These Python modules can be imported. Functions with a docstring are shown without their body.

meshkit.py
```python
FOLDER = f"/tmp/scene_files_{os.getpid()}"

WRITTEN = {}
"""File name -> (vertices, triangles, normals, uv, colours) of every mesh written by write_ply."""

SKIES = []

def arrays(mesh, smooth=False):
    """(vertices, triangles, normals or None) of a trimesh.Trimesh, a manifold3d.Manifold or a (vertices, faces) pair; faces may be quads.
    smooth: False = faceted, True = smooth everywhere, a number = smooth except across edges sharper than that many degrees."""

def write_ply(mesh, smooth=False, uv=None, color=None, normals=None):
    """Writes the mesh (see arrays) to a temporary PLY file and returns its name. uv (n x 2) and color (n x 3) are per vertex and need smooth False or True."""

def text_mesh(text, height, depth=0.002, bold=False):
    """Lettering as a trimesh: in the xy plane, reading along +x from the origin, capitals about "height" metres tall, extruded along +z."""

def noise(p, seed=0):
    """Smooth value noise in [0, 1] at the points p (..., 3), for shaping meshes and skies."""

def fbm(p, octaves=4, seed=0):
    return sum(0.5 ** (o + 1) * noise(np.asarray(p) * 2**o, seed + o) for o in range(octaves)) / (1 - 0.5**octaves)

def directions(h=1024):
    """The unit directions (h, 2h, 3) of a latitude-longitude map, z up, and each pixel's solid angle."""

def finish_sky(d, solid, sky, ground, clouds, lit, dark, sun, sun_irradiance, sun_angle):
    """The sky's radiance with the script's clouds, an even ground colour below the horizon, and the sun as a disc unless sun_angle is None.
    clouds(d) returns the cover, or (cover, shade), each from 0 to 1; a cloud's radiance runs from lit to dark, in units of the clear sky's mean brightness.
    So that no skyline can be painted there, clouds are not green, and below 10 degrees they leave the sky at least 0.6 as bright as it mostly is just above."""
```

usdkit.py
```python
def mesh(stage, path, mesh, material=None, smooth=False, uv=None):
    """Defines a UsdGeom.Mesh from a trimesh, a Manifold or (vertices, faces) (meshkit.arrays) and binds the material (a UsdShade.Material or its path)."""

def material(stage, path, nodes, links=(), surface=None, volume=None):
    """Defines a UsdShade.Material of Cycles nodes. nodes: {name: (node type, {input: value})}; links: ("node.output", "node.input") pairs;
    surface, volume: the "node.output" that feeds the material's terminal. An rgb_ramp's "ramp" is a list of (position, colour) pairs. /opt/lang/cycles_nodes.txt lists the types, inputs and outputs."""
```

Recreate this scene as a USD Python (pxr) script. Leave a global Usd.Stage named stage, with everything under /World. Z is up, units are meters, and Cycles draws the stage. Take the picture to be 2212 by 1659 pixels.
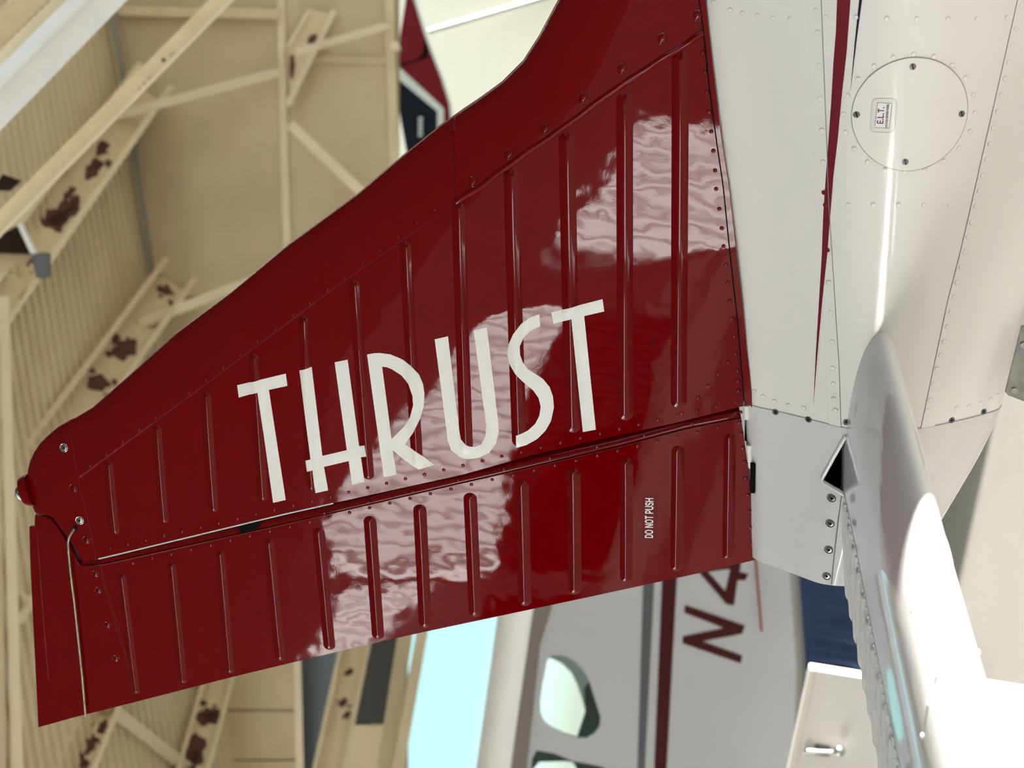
import math, random
import numpy as np
import trimesh
from scipy.spatial import Delaunay
from scipy.interpolate import CubicSpline, PchipInterpolator
from shapely.geometry import Polygon, LineString, Point
from shapely import contains_xy
import usdkit, meshkit
from pxr import Usd, UsdGeom, UsdLux, UsdShade, Gf, Sdf

random.seed(7)
RNG = np.random.default_rng(7)
stage = Usd.Stage.CreateInMemory()
UsdGeom.SetStageUpAxis(stage, 'Z')
UsdGeom.SetStageMetersPerUnit(stage, 1.0)
UsdGeom.Xform.Define(stage, '/World')
UsdGeom.Scope.Define(stage, '/World/Looks')

# ------------------------------------------------------------------ camera
# x = towards the aircraft's nose, y = away from the photographer, z = up.
# The photograph was taken with the camera turned a quarter turn (up is to the left of the frame).
FPX = 3320.0
CX, CY = 1106.0, 829.5
EYE_A = np.array([0.0, 0.0, 1.55])                    # the camera in the aircraft's own frame
EYE = np.array([0.0, 0.0, 1.95])                      # and in the world: the aircraft sits on its tail wheel, nose up
_a = np.array([324, 10170, FPX]); _a /= np.linalg.norm(_a)
_y = np.array([344, -(FPX * FPX + 324 * 344) / 10170.0, FPX]); _y /= np.linalg.norm(_y)
ROT_A = np.stack([-_a, _y, np.cross(-_a, _y)])        # camera (right, down, forward) -> aircraft frame
PITCH = math.radians(9.0)
QP = np.array([[math.cos(PITCH), 0, -math.sin(PITCH)], [0, 1, 0], [math.sin(PITCH), 0, math.cos(PITCH)]])   # aircraft frame -> world
ROT = QP @ ROT_A
cam = UsdGeom.Camera.Define(stage, '/World/camera')
cam.CreateHorizontalApertureAttr(36.0)
cam.CreateFocalLengthAttr(36.0 * FPX / 2212)
cam.CreateFStopAttr(54.0 / 15.0)
cam.CreateFocusDistanceAttr(3.2)
EXPOSURE = 0.97
cam.CreateExposureAttr(EXPOSURE)
_r, _d, _f = ROT[:, 0], ROT[:, 1], ROT[:, 2]
M = np.eye(4); M[0, :3] = _r; M[1, :3] = -_d; M[2, :3] = -_f; M[3, :3] = EYE
cam.AddTransformOp().Set(Gf.Matrix4d(*[float(v) for v in M.ravel()]))

# ------------------------------------------------------------------ sky and sun
SUN_EL, SUN_AZ = math.radians(4.5), math.radians(5.2)   # low sun from the nose side
SUN_IRRADIANCE = 8.0
SUN = np.array([math.cos(SUN_EL) * math.cos(SUN_AZ), math.cos(SUN_EL) * math.sin(SUN_AZ), math.sin(SUN_EL)])
usdkit.material(stage, '/World/Looks/sky_look', {
    'tc': ('texture_coordinate', {}), 'sep': ('separate_xyz', {}),
    'ramp': ('rgb_ramp', {'ramp': [(0.0, (0.50, 0.45, 0.38)), (0.49, (0.62, 0.58, 0.52)), (0.503, (0.80, 0.88, 0.86)), (0.522, (0.40, 0.70, 0.74)), (0.70, (0.46, 0.68, 0.78)), (1.0, (0.42, 0.58, 0.76))]}),
    'mr': ('map_range', {'from_min': -1.0, 'from_max': 1.0}),
    'bg': ('background_shader', {'strength': 0.79})},
    [('tc.generated', 'sep.vector'), ('sep.z', 'mr.value'), ('mr.result', 'ramp.fac'), ('ramp.color', 'bg.color')], surface='bg.background')
dome = UsdLux.DomeLight.Define(stage, '/World/sky')
UsdShade.MaterialBindingAPI.Apply(dome.GetPrim()).Bind(UsdShade.Material.Get(stage, '/World/Looks/sky_look'))
sun = UsdLux.DistantLight.Define(stage, '/World/sun')
sun.CreateAngleAttr(0.53)
sun.CreateIntensityAttr(SUN_IRRADIANCE / (math.pi * math.radians(0.53 / 2) ** 2))
sun.CreateColorAttr(Gf.Vec3f(1.0, 0.985, 0.96))
_z = SUN; _x = np.cross([0, 0, 1.0], _z); _x /= np.linalg.norm(_x); _yy = np.cross(_z, _x)
M = np.eye(4); M[0, :3] = _x; M[1, :3] = _yy; M[2, :3] = _z
sun.AddTransformOp().Set(Gf.Matrix4d(*[float(v) for v in M.ravel()]))

# ------------------------------------------------------------------ survey helpers: sight lines to points on known planes
HY = np.array([ROT[0, 2], ROT[1, 2], 0.0]); HY /= np.linalg.norm(HY)
HX = np.array([HY[1], -HY[0], 0.0])
HZ = np.array([0, 0, 1.0])
def ray(u, v):
    d = np.array([u - CX, v - CY, FPX]); return ROT @ (d / np.linalg.norm(d))
def at_y(u, v, Y):                                     # aircraft frame: onto a plane parallel to its plane of symmetry
    d = np.array([u - CX, v - CY, FPX]); d = ROT_A @ d; return EYE_A + d * (Y - EYE_A[1]) / d[1]
def at_z(u, v, Z): d = ray(u, v); return EYE + d * (Z - EYE[2]) / d[2]
def at_d(u, v, D): d = ray(u, v); return EYE + d * D / (d @ HY)
YP = 3.2                                               # the aircraft's plane of symmetry

# ------------------------------------------------------------------ naming
_used = set()
def path_for(name, parent=None):
    base = (str(parent) if parent else '/World') + '/' + name
    p, k = base, 0
    while p in _used:
        k += 1; p = f'{base}_{k:03d}'
    _used.add(p); return p
def tag(prim, label=None, cat=None, group=None, kind=None):
    for k, v in (('label', label), ('category', cat), ('group', group), ('kind', kind)):
        if v: prim.SetCustomDataByKey(k, v)
    return prim
def obj(name, mesh, mat, parent=None, smooth=30, **kw):
    p = path_for(name, parent)
    m = usdkit.mesh(stage, p, mesh, '/World/Looks/' + mat, smooth=smooth)
    tag(m.GetPrim(), **kw)
    return p
def thing(name, label=None, cat=None, group=None, kind=None, xf=None):
    p = path_for(name); x = UsdGeom.Xform.Define(stage, p)
    if xf is not None: x.AddTransformOp().Set(Gf.Matrix4d(*[float(v) for v in np.asarray(xf).T.ravel()]))
    tag(x.GetPrim(), label, cat, group, kind); return p

# ------------------------------------------------------------------ materials
def look(name, nodes, links, surface): usdkit.material(stage, '/World/Looks/' + name, nodes, links, surface=surface)
def paint(name, color, rough=0.25, coat=0.0, spec=0.5, var=0.0, var_scale=3.0, var_color=None, bump=0.0, bump_scale=20.0, metallic=0.0, speck=None, bump2=0.0, bump2_scale=200.0, coat_rough=0.02):
    nodes = {'p': ('principled_bsdf', {'base_color': color, 'roughness': rough, 'coat_weight': coat, 'coat_roughness': coat_rough, 'specular_ior_level': spec, 'metallic': metallic}), 'g': ('geometry', {})}
    links = []
    if var > 0:
        nodes['n'] = ('noise_texture', {'scale': var_scale, 'detail': 5.0, 'roughness': 0.6})
        nodes['mr'] = ('map_range', {'from_min': 0.42, 'from_max': 0.68, 'to_min': 0.0, 'to_max': var, 'clamp': True})
        nodes['mx'] = ('mix_color', {'a': color, 'b': var_color or tuple(c * 0.6 for c in color)})
        links += [('g.position', 'n.vector'), ('n.fac', 'mr.value'), ('mr.result', 'mx.fac'), ('mx.result', 'p.base_color')]
    if speck:
        thr, sc, col = speck
        nodes['sn'] = ('noise_texture', {'scale': sc, 'detail': 6.0, 'roughness': 0.7})
        nodes['sm'] = ('map_range', {'from_min': thr, 'from_max': thr + 0.03, 'clamp': True})
        nodes['sx'] = ('mix_color', {'a': color, 'b': col})
        links += [('g.position', 'sn.vector'), ('sn.fac', 'sm.value'), ('sm.result', 'sx.fac')]
        if var > 0:
            links = [l for l in links if l[1] != 'p.base_color'] + [('mx.result', 'sx.a')]
        links += [('sx.result', 'p.base_color')]
    if bump > 0:
        nodes['bn'] = ('noise_texture', {'scale': bump_scale, 'detail': 2.0})
        nodes['b'] = ('bump', {'distance': bump, 'strength': 1.0})
        links += [('g.position', 'bn.vector'), ('bn.fac', 'b.height'), ('b.normal', 'p.normal')]
        if coat > 0: links += [('b.normal', 'p.coat_normal')]
        if bump2 > 0:
            nodes['bn2'] = ('noise_texture', {'scale': bump2_scale, 'detail': 3.0, 'roughness': 0.6})
            nodes['b2'] = ('bump', {'distance': bump2, 'strength': 1.0})
            links += [('g.position', 'bn2.vector'), ('bn2.fac', 'b2.height'), ('b2.normal', 'b.normal')]
    look(name, nodes, links, 'p.BSDF')

paint('red_paint', (0.145, 0.0003, 0.0014), rough=0.025, coat=0.0, spec=0.31, bump=0.0007, bump_scale=8.0, bump2=0.000012, bump2_scale=110.0)
paint('red_bead_paint', (0.130, 0.0003, 0.0012), rough=0.06, spec=0.28)
paint('white_letter', (0.80, 0.80, 0.76), rough=0.45, spec=0.3)
paint('white_paint', (0.80, 0.78, 0.735), rough=0.10, spec=0.6, bump=0.0012, bump_scale=6.5)
paint('white_gloss', (0.68, 0.66, 0.64), rough=0.05, spec=0.7)
paint('white_fuselage_plate', (0.80, 0.78, 0.735), rough=0.12, spec=0.6)
paint('maroon_stripe', (0.16, 0.012, 0.022), rough=0.2, spec=0.6)
paint('navy_stripe', (0.012, 0.014, 0.03), rough=0.2, spec=0.5)
paint('steel', (0.42, 0.41, 0.38), rough=0.28, metallic=1.0)
paint('dark_steel', (0.10, 0.10, 0.10), rough=0.35, metallic=0.8)
paint('rod_steel', (0.46, 0.41, 0.32), rough=0.4, metallic=0.9, var=0.7, var_scale=60, var_color=(0.2, 0.16, 0.10))
paint('black_void', (0.004, 0.004, 0.004), rough=0.9, spec=0.1)
paint('seam_grey', (0.30, 0.30, 0.28), rough=0.5)
paint('screw_grey', (0.20, 0.20, 0.19), rough=0.4, metallic=0.6)
paint('maroon_ink', (0.09, 0.004, 0.02), rough=0.5)
paint('label_white', (0.80, 0.80, 0.79), rough=0.4)
paint('plate_grey', (0.30, 0.30, 0.28), rough=0.35, metallic=0.8, var=0.8, var_scale=25, var_color=(0.16, 0.16, 0.15))
RUST = (0.13, 0.048, 0.034)
paint('tan_steel', (0.84, 0.67, 0.43), rough=0.6, var=0.5, var_scale=2.2, var_color=(0.66, 0.50, 0.31), speck=(0.68, 9.0, RUST))
paint('cream_steel', (0.88, 0.74, 0.52), rough=0.55, var=0.35, var_scale=3.0, var_color=(0.76, 0.60, 0.41))
paint('tan_panel', (0.70, 0.56, 0.36), rough=0.7, var=0.7, var_scale=1.1, var_color=(0.56, 0.44, 0.28), speck=(0.745, 3.5, (0.12, 0.07, 0.05)))
paint('tan_deck', (0.84, 0.70, 0.46), rough=0.6, var=0.5, var_scale=1.5, var_color=(0.70, 0.56, 0.36))
paint('white_beam_paint', (0.93, 0.91, 0.89), rough=0.5, var=0.15, var_scale=5.0, var_color=(0.62, 0.63, 0.66))
paint('rust', RUST, rough=0.85, var=0.7, var_scale=14.0, var_color=(0.14, 0.055, 0.035))
paint('slate_panel', (0.16, 0.18, 0.20), rough=0.7)
paint('dark_panel', (0.055, 0.052, 0.045), rough=0.8)
paint('ridge_tan', (0.30, 0.25, 0.19), rough=0.6)
paint('grey_clamp', (0.13, 0.14, 0.14), rough=0.5)
paint('cavity_brown', (0.016, 0.004, 0.002), rough=0.9)
paint('dark_roof', (0.20, 0.19, 0.18), rough=0.9, spec=0.1)
paint('concrete', (0.35, 0.32, 0.28), rough=0.85, var=0.7, var_scale=1.6, var_color=(0.30, 0.27, 0.235), spec=0.2)
paint('cream_siding', (0.88, 0.73, 0.55), rough=0.6)
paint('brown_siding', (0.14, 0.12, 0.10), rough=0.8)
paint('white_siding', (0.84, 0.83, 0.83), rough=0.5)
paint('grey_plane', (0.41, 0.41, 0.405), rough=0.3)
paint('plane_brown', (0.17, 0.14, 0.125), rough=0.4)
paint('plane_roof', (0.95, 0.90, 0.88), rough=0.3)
paint('dark_red', (0.045, 0.002, 0.005), rough=0.5, spec=0.2)
paint('trim_charcoal', (0.07, 0.075, 0.085), rough=0.4)
paint('far_red', (0.22, 0.010, 0.016), rough=0.5, spec=0.15)
paint('far_navy', (0.008, 0.011, 0.02), rough=0.5, spec=0.15)
paint('far_white', (0.85, 0.83, 0.76), rough=0.4)
paint('blue_tarp', (0.07, 0.115, 0.27), rough=0.6, bump=0.01, bump_scale=6.0)
paint('cabinet_white', (0.55, 0.52, 0.48), rough=0.5, var=0.4, var_scale=3.0, var_color=(0.60, 0.56, 0.50))
paint('cabinet_edge', (0.56, 0.50, 0.42), rough=0.5)
paint('tyre', (0.02, 0.02, 0.02), rough=0.8)
look('lens_glass', {'p': ('principled_bsdf', {'base_color': (0.95, 0.95, 0.95), 'roughness': 0.03, 'transmission_weight': 1.0, 'ior': 1.45})}, [], 'p.BSDF')
look('window_glass', {'t': ('transparent_bsdf', {'color': (0.88, 0.99, 0.95)}), 'g': ('glossy_bsdf', {'roughness': 0.03}), 'f': ('fresnel', {'IOR': 1.45}), 'm': ('mix_closure', {})},
     [('f.fac', 'm.fac'), ('t.BSDF', 'm.closure1'), ('g.BSDF', 'm.closure2')], 'm.closure')
look('label_film', {'t': ('transparent_bsdf', {}), 'd': ('principled_bsdf', {'base_color': (0.9, 0.9, 0.87), 'roughness': 0.3}), 'm': ('mix_closure', {'fac': 0.12})},
     [('t.BSDF', 'm.closure1'), ('d.BSDF', 'm.closure2')], 'm.closure')

# ------------------------------------------------------------------ mesh helpers
def cat(ms): return trimesh.util.concatenate([m for m in ms if m is not None])
def frame_box(center, ax, ay, az, sx, sy, sz):
    m = trimesh.creation.box([sx, sy, sz]); T = np.eye(4)
    T[:3, 0], T[:3, 1], T[:3, 2], T[:3, 3] = ax, ay, az, center
    m.apply_transform(T); return m
def unit(v): v = np.asarray(v, float); return v / np.linalg.norm(v)
def tube(points, r, sides=10):
    P = np.asarray(points, float); R_ = np.broadcast_to(np.asarray(r, float), (len(P),))
    T = np.gradient(P, axis=0); T /= np.linalg.norm(T, axis=1, keepdims=True) + 1e-12
    ref = np.array([0.31, 0.93, 0.17]) if abs(T[:, 1]).mean() < 0.5 else np.array([0.93, 0.2, 0.31])
    A = np.cross(T, ref); A /= np.linalg.norm(A, axis=1, keepdims=True) + 1e-9; B = np.cross(T, A)
    ang = np.arange(sides) * 2 * math.pi / sides
    V = (P[:, None] + R_[:, None, None] * (np.cos(ang)[None, :, None] * A[:, None] + np.sin(ang)[None, :, None] * B[:, None])).reshape(-1, 3)
    F = []
    for i in range(len(P) - 1):
        for j in range(sides):
            a, b = i * sides + j, i * sides + (j + 1) % sides
            F += [[a, b, b + sides], [a, b + sides, a + sides]]
    n = len(V); V = np.vstack([V, P[0], P[-1]])
    for j in range(sides):
        F += [[n, (j + 1) % sides, j], [n + 1, n - sides + j, n - sides + (j + 1) % sides]]
    return trimesh.Trimesh(V, F, process=False)
def grid_mesh(V):                                       # V (n, m, 3)
    n, m = V.shape[:2]; i, j = np.meshgrid(np.arange(n - 1), np.arange(m - 1), indexing='ij')
    a = (i * m + j).ravel(); b = a + 1; c = a + m + 1; d = a + m
    return trimesh.Trimesh(V.reshape(-1, 3), np.vstack([np.stack([a, b, c], 1), np.stack([a, c, d], 1)]), process=False)
def dense(line, step):
    L = line.length; n = max(2, int(L / step) + 1)
    return np.array([line.interpolate(t, normalized=True).coords[0] for t in np.linspace(0, 1, n)])
def fill(poly, spacing, extra=None, edge=None):
    """Triangulates a polygon (with holes) into even triangles: (points, triangles)."""
    edge = edge or spacing
    pts = []
    for ring in [poly.exterior, *poly.interiors]:
        co = np.array(ring.coords)
        for a, b in zip(co[:-1], co[1:]):
            n = max(1, int(np.linalg.norm(b - a) / edge + 0.999))
            for k in range(n): pts.append(a + (b - a) * k / n)
    x0, y0, x1, y1 = poly.bounds
    gx, gy = np.meshgrid(np.arange(x0, x1, spacing), np.arange(y0, y1, spacing * 0.866))
    gx = gx + (np.arange(gx.shape[0])[:, None] % 2) * spacing / 2
    g = np.stack([gx.ravel(), gy.ravel()], 1)
    inner = poly.buffer(-0.45 * edge)
    if not inner.is_empty: pts += list(g[contains_xy(inner, g[:, 0], g[:, 1])])
    if extra is not None and len(extra): pts += list(extra)
    P = np.unique(np.round(np.array(pts), 7), axis=0)
    T = Delaunay(P).simplices
    c = P[T].mean(1); keep = contains_xy(poly, c[:, 0], c[:, 1]); T = T[keep]
    _u, _w = P[T[:, 1]] - P[T[:, 0]], P[T[:, 2]] - P[T[:, 0]]; ar = _u[:, 0] * _w[:, 1] - _u[:, 1] * _w[:, 0]
    T = T[np.abs(ar) > 1e-10]; ar = ar[np.abs(ar) > 1e-10]
    T[ar < 0] = T[ar < 0][:, [0, 2, 1]]
    return P, T

class Fin:                                              # a sheet in the x-z plane whose near face stands out towards the viewer
    def __init__(s, f): s.f = f
    def pt(s, q, off=0.0):
        q = np.atleast_2d(q); y = s.f(q[:, 0], q[:, 1]) - off
        return np.stack([q[:, 0], y, q[:, 1]], 1)
    def hit(s, u, v):
        Y = YP - 0.03
        for _ in range(12):
            p = at_y(u, v, Y); Y = float(s.f(np.array([p[0]]), np.array([p[2]]))[0])
        return np.array([p[0], p[2]])
    def hits(s, pts): return np.array([s.hit(u, v) for u, v in pts])
def drape(S, poly, off, thick, spacing, edge=None):
    """A thin plate following surface S: its face at off above it."""
    P, T = fill(poly, spacing, edge=edge)
    top = S.pt(P, off); bot = S.pt(P, off - thick)
    n = len(P)
    e = np.sort(np.vstack([T[:, [0, 1]], T[:, [1, 2]], T[:, [2, 0]]]), 1)
    uq, cnt = np.unique(e, axis=0, return_counts=True); bd = set(map(tuple, uq[cnt == 1]))
    F = [T, T[:, ::-1] + n]; side = []
    for t in T:
        for a, b in ((t[0], t[1]), (t[1], t[2]), (t[2], t[0])):
            if (min(a, b), max(a, b)) in bd: side += [[b, a, a + n], [b, a + n, b + n]]
    F.append(np.array(side).reshape(-1, 3))
    return trimesh.Trimesh(np.vstack([top, bot]), np.vstack(F), process=False)
def blob(S, q, r, h, squash=1.0, n=10):
    """A domed rivet or screw head of radius r on surface S at q."""
    rings = [(1.0, 0.0), (0.98, 0.45), (0.8, 0.8), (0.45, 0.97)]
    V = []
    for rr, hh in rings:
        a = np.arange(n) * 2 * math.pi / n
        qq = np.stack([q[0] + r * rr * np.cos(a), q[1] + r * rr * squash * np.sin(a)], 1)
        V.append(S.pt(qq, hh * h + 0.0002))
    V.append(S.pt(q, h + 0.0002))
    V = np.vstack(V); F = []
    for k in range(len(rings) - 1):
        for j in range(n):
            a, b = k * n + j, k * n + (j + 1) % n
            F += [[a, b, b + n], [a, b + n, a + n]]
    t = len(V) - 1
    for j in range(n): F.append([t - n + j, t - n + (j + 1) % n, t])
    m = trimesh.Trimesh(V, F, process=False)
    return m
def bead_profile(d): return np.where(d < 1, np.cos(np.clip(d, 0, 1) * math.pi / 2) ** 0.85, 0.0)
def bead(S, a, b, w, h):
    """A pressed stiffening bead (a capsule) from a to b on surface S, half width w, height h."""
    a, b = np.asarray(a, float), np.asarray(b, float)
    L = np.linalg.norm(b - a); t = (b - a) / L; nrm = np.array([-t[1], t[0]])
    ss = np.concatenate([-w * np.cos(np.linspace(0, math.pi / 2, 9)), np.linspace(0, L, max(6, int(L / 0.03)))[1:-1], L + w * np.sin(np.linspace(0, math.pi / 2, 9))])
    tt = np.sin(np.linspace(-math.pi / 2, math.pi / 2, 17))
    V = []
    for s in ss:
        over = max(0, -s, s - L); hw = w * math.sqrt(max(1e-8, 1 - (over / w) ** 2))
        q = a + t * s + nrm[None] * (tt[:, None] * hw)
        d = np.hypot(tt * hw, over) / w
        z = h * bead_profile(d)
        y = S.pt(q, 0.0); y2 = S.pt(q, 1.0)
        V.append(y + (y2 - y) * (z + 0.0001)[:, None])
    return grid_mesh(np.array(V))
def bead_height(beads, h):
    A = np.array([x[0] for x in beads]); B = np.array([x[1] for x in beads]); Wd = np.array([x[2] for x in beads])
    def f(X, Z):
        out = np.zeros_like(X)
        for a, b, w in zip(A, B, Wd):
            ab = b - a; s = np.clip(((X - a[0]) * ab[0] + (Z - a[1]) * ab[1]) / (ab @ ab), 0, 1)
            d = np.hypot(X - a[0] - s * ab[0], Z - a[1] - s * ab[1]) / w
            out = np.maximum(out, h * bead_profile(d))
        return out
    return f
def fix(m):
    m = trimesh.Trimesh(m.vertices, m.faces, process=True); m.fix_normals(); return m

# ================================================================== the setting
# ---- floor
fl = trimesh.creation.box([90, 110, 0.2]); fl.apply_translation([0, 8, -0.1])
obj('floor', fl, 'concrete', smooth=False, kind='structure', label='pale beige concrete apron and hangar floor under the aircraft')

WALL_D = 13.0
def quad_plate(pts, D, thick=0.03):
    """A flat plate in the hangar's end wall plane at distance D, thick away from the viewer."""
    P = np.array([at_d(u, v, D) for u, v in pts]); n = len(P)
    V = np.vstack([P, P + HY * thick])
    q = np.array([[p @ HX, p[2]] for p in P])
    tri = trimesh.creation.triangulate_polygon(Polygon(q), engine='earcut')
    # map back
    idx = [int(np.argmin(np.linalg.norm(q - v, axis=1))) for v in tri[0]]
    T = np.array(idx)[tri[1]]
    F = [T, T[:, ::-1] + n] + [np.array([[i, (i + 1) % n, (i + 1) % n + n], [i, (i + 1) % n + n, i + n]]) for i in range(n)]
    return fix(trimesh.Trimesh(V, np.vstack(F), process=False))
wall = thing('wall_back', label='tan painted sheet metal end wall of the hangar, high above its opening', kind='structure')
for pts in ([(120, -80), (606, -80), (607, 18), (120, 18)], [(120, 22), (607, 22), (622, 640), (120, 640)], [(120, 644), (622, 644), (640, 1330), (120, 1330)],
            [(120, 1334), (640, 1334), (643, 1533), (120, 1533)], [(120, 1537), (643, 1537), (648, 1640), (120, 1640)], [(120, 1644), (648, 1644), (660, 2200), (120, 2200)], [(120, 2204), (660, 2204), (676, 2800), (120, 2800)],
            [(611, -80), (846, -80), (848, 124), (613, 124)], [(613, 130), (848, 130), (860, 700), (623, 700)], [(623, 704), (860, 704), (880, 1240), (640, 1240)]):
    obj('wall_panel', quad_plate(pts, WALL_D), 'tan_panel', wall, smooth=False)
obj('wall_panel', quad_plate([(630, 1244), (800, 1244), (800, 2800), (660, 2800)], WALL_D + 0.25), 'slate_panel', wall, smooth=False, label='dark slate grey wall panel')
obj('wall_panel', quad_plate([(770, 1244), (862, 1244), (862, 1562), (770, 1562)], WALL_D + 0.12), 'dark_panel', wall, smooth=False, label='nearly black recessed wall panel')
obj('wall_panel', quad_plate([(745, 1566), (850, 1566), (845, 2800), (720, 2800)], WALL_D + 0.12), 'tan_panel', wall, smooth=False)

obj('wall_backing', quad_plate([(100, -90), (862, -90), (862, 700), (881, 1242), (881, 2810), (100, 2810)], WALL_D + 0.4), 'tan_panel', wall, smooth=False)

def clear_of_deck(p):
    u, v, d = p; r = ray(u, v); den = r @ RN
    if abs(den) < 1e-6: return p
    t = ((R1 - EYE) @ RN) / den
    return (u, v, min(d, t * (r @ HY) - 0.16)) if t > 0 else p
def member(name, a, b, wpx, section='channel', mat='tan_steel', parent=None, depth=None, rust=(), holes=(), **kw):
    """A steel member from a=(u,v,d) to b; its face towards the viewer is wpx wide."""
    if parent == roof: a, b = clear_of_deck(a), clear_of_deck(b)
    p0, p1 = at_d(*a), at_d(*b); ax = unit(p1 - p0); mid = (p0 + p1) / 2; L = np.linalg.norm(p1 - p0)
    view = unit(mid - EYE); side = unit(np.cross(ax, view)); nrm = np.cross(side, ax)      # nrm points away from the viewer
    if nrm @ view < 0: nrm = -nrm
    w = wpx * (a[2] + b[2]) / 2 / FPX
    dp = depth or w * 0.6; t = max(0.012, w * 0.08)
    if section == 'channel':
        ms = [frame_box(mid + nrm * dp, ax, side, nrm, L, w, t)]
        for s in (-1, 1): ms.append(frame_box(mid + side * s * (w / 2 - t * 0.9) + nrm * dp * 0.5, ax, side, nrm, L, t * 1.8, dp))
    elif section == 'angle':
        ms = [frame_box(mid + nrm * dp * 0.5, ax, side, nrm, L, w, t), frame_box(mid + side * (w / 2 - t / 2) + nrm * (dp * 0.5 - dp * 0.35), ax, side, nrm, L, t, dp * 0.7)]
    else:
        ms = [trimesh.creation.box([L, w, dp])]
        T = np.eye(4); T[:3, 0], T[:3, 1], T[:3, 2], T[:3, 3] = ax, side, nrm, mid + nrm * dp / 2
        ms[0].apply_transform(T)
    path = obj(name, cat(ms), mat, parent, smooth=False, **kw)
    face = dp - t / 2 - 0.002 if section == 'channel' else (dp * 0.5 - t / 2 - 0.002 if section == 'angle' else -0.002)
    for (s, c, rl, rw) in rust:                         # patches of bare rust where the paint has gone
        spots = [(s, c, rl, rw)] + [(s + RNG.normal() * rl * 1.1, c + RNG.normal() * rw * 0.9, rl * f_, rw * f_) for f_ in (0.45, 0.35, 0.28, 0.2, 0.2)]
        fs = []
        for (s_, c_, l_, w_) in spots:
            n = 26; ang = np.arange(n) * 2 * math.pi / n; rr = 1 + 0.22 * np.sin(ang * 2 + RNG.random() * 6) + 0.16 * np.sin(ang * 5 + RNG.random() * 6) + 0.12 * RNG.random(n)
            if abs(c_) + w_ * 0.7 > 0.44: continue
            cen = p0 + ax * s_ * L + side * c_ * w + nrm * face
            P = cen + ax[None] * (np.cos(ang) * rr * l_ * L)[:, None] + side[None] * (np.sin(ang) * rr * w_ * w)[:, None]
            V = np.vstack([P, cen[None]]); F = [[n, i, (i + 1) % n] for i in range(n)]
            fs.append(trimesh.Trimesh(np.vstack([V, V + nrm * 0.0015]), np.vstack([F, np.array(F)[:, ::-1] + n + 1]), process=False))
        if fs: obj('rust_patch', cat(fs), 'rust', path, smooth=False)
    for (s, c, r) in holes:
        cen = p0 + ax * s * L + side * c * w + nrm * (face - 0.001)
        m = trimesh.creation.cylinder(r * w, 0.002, sections=16); T = np.eye(4); T[:3, 0], T[:3, 1], T[:3, 2], T[:3, 3] = ax, side, nrm, cen
        m.apply_transform(T); obj('bolt_hole', m, 'cavity_brown', path, smooth=False)
    return path
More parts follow.
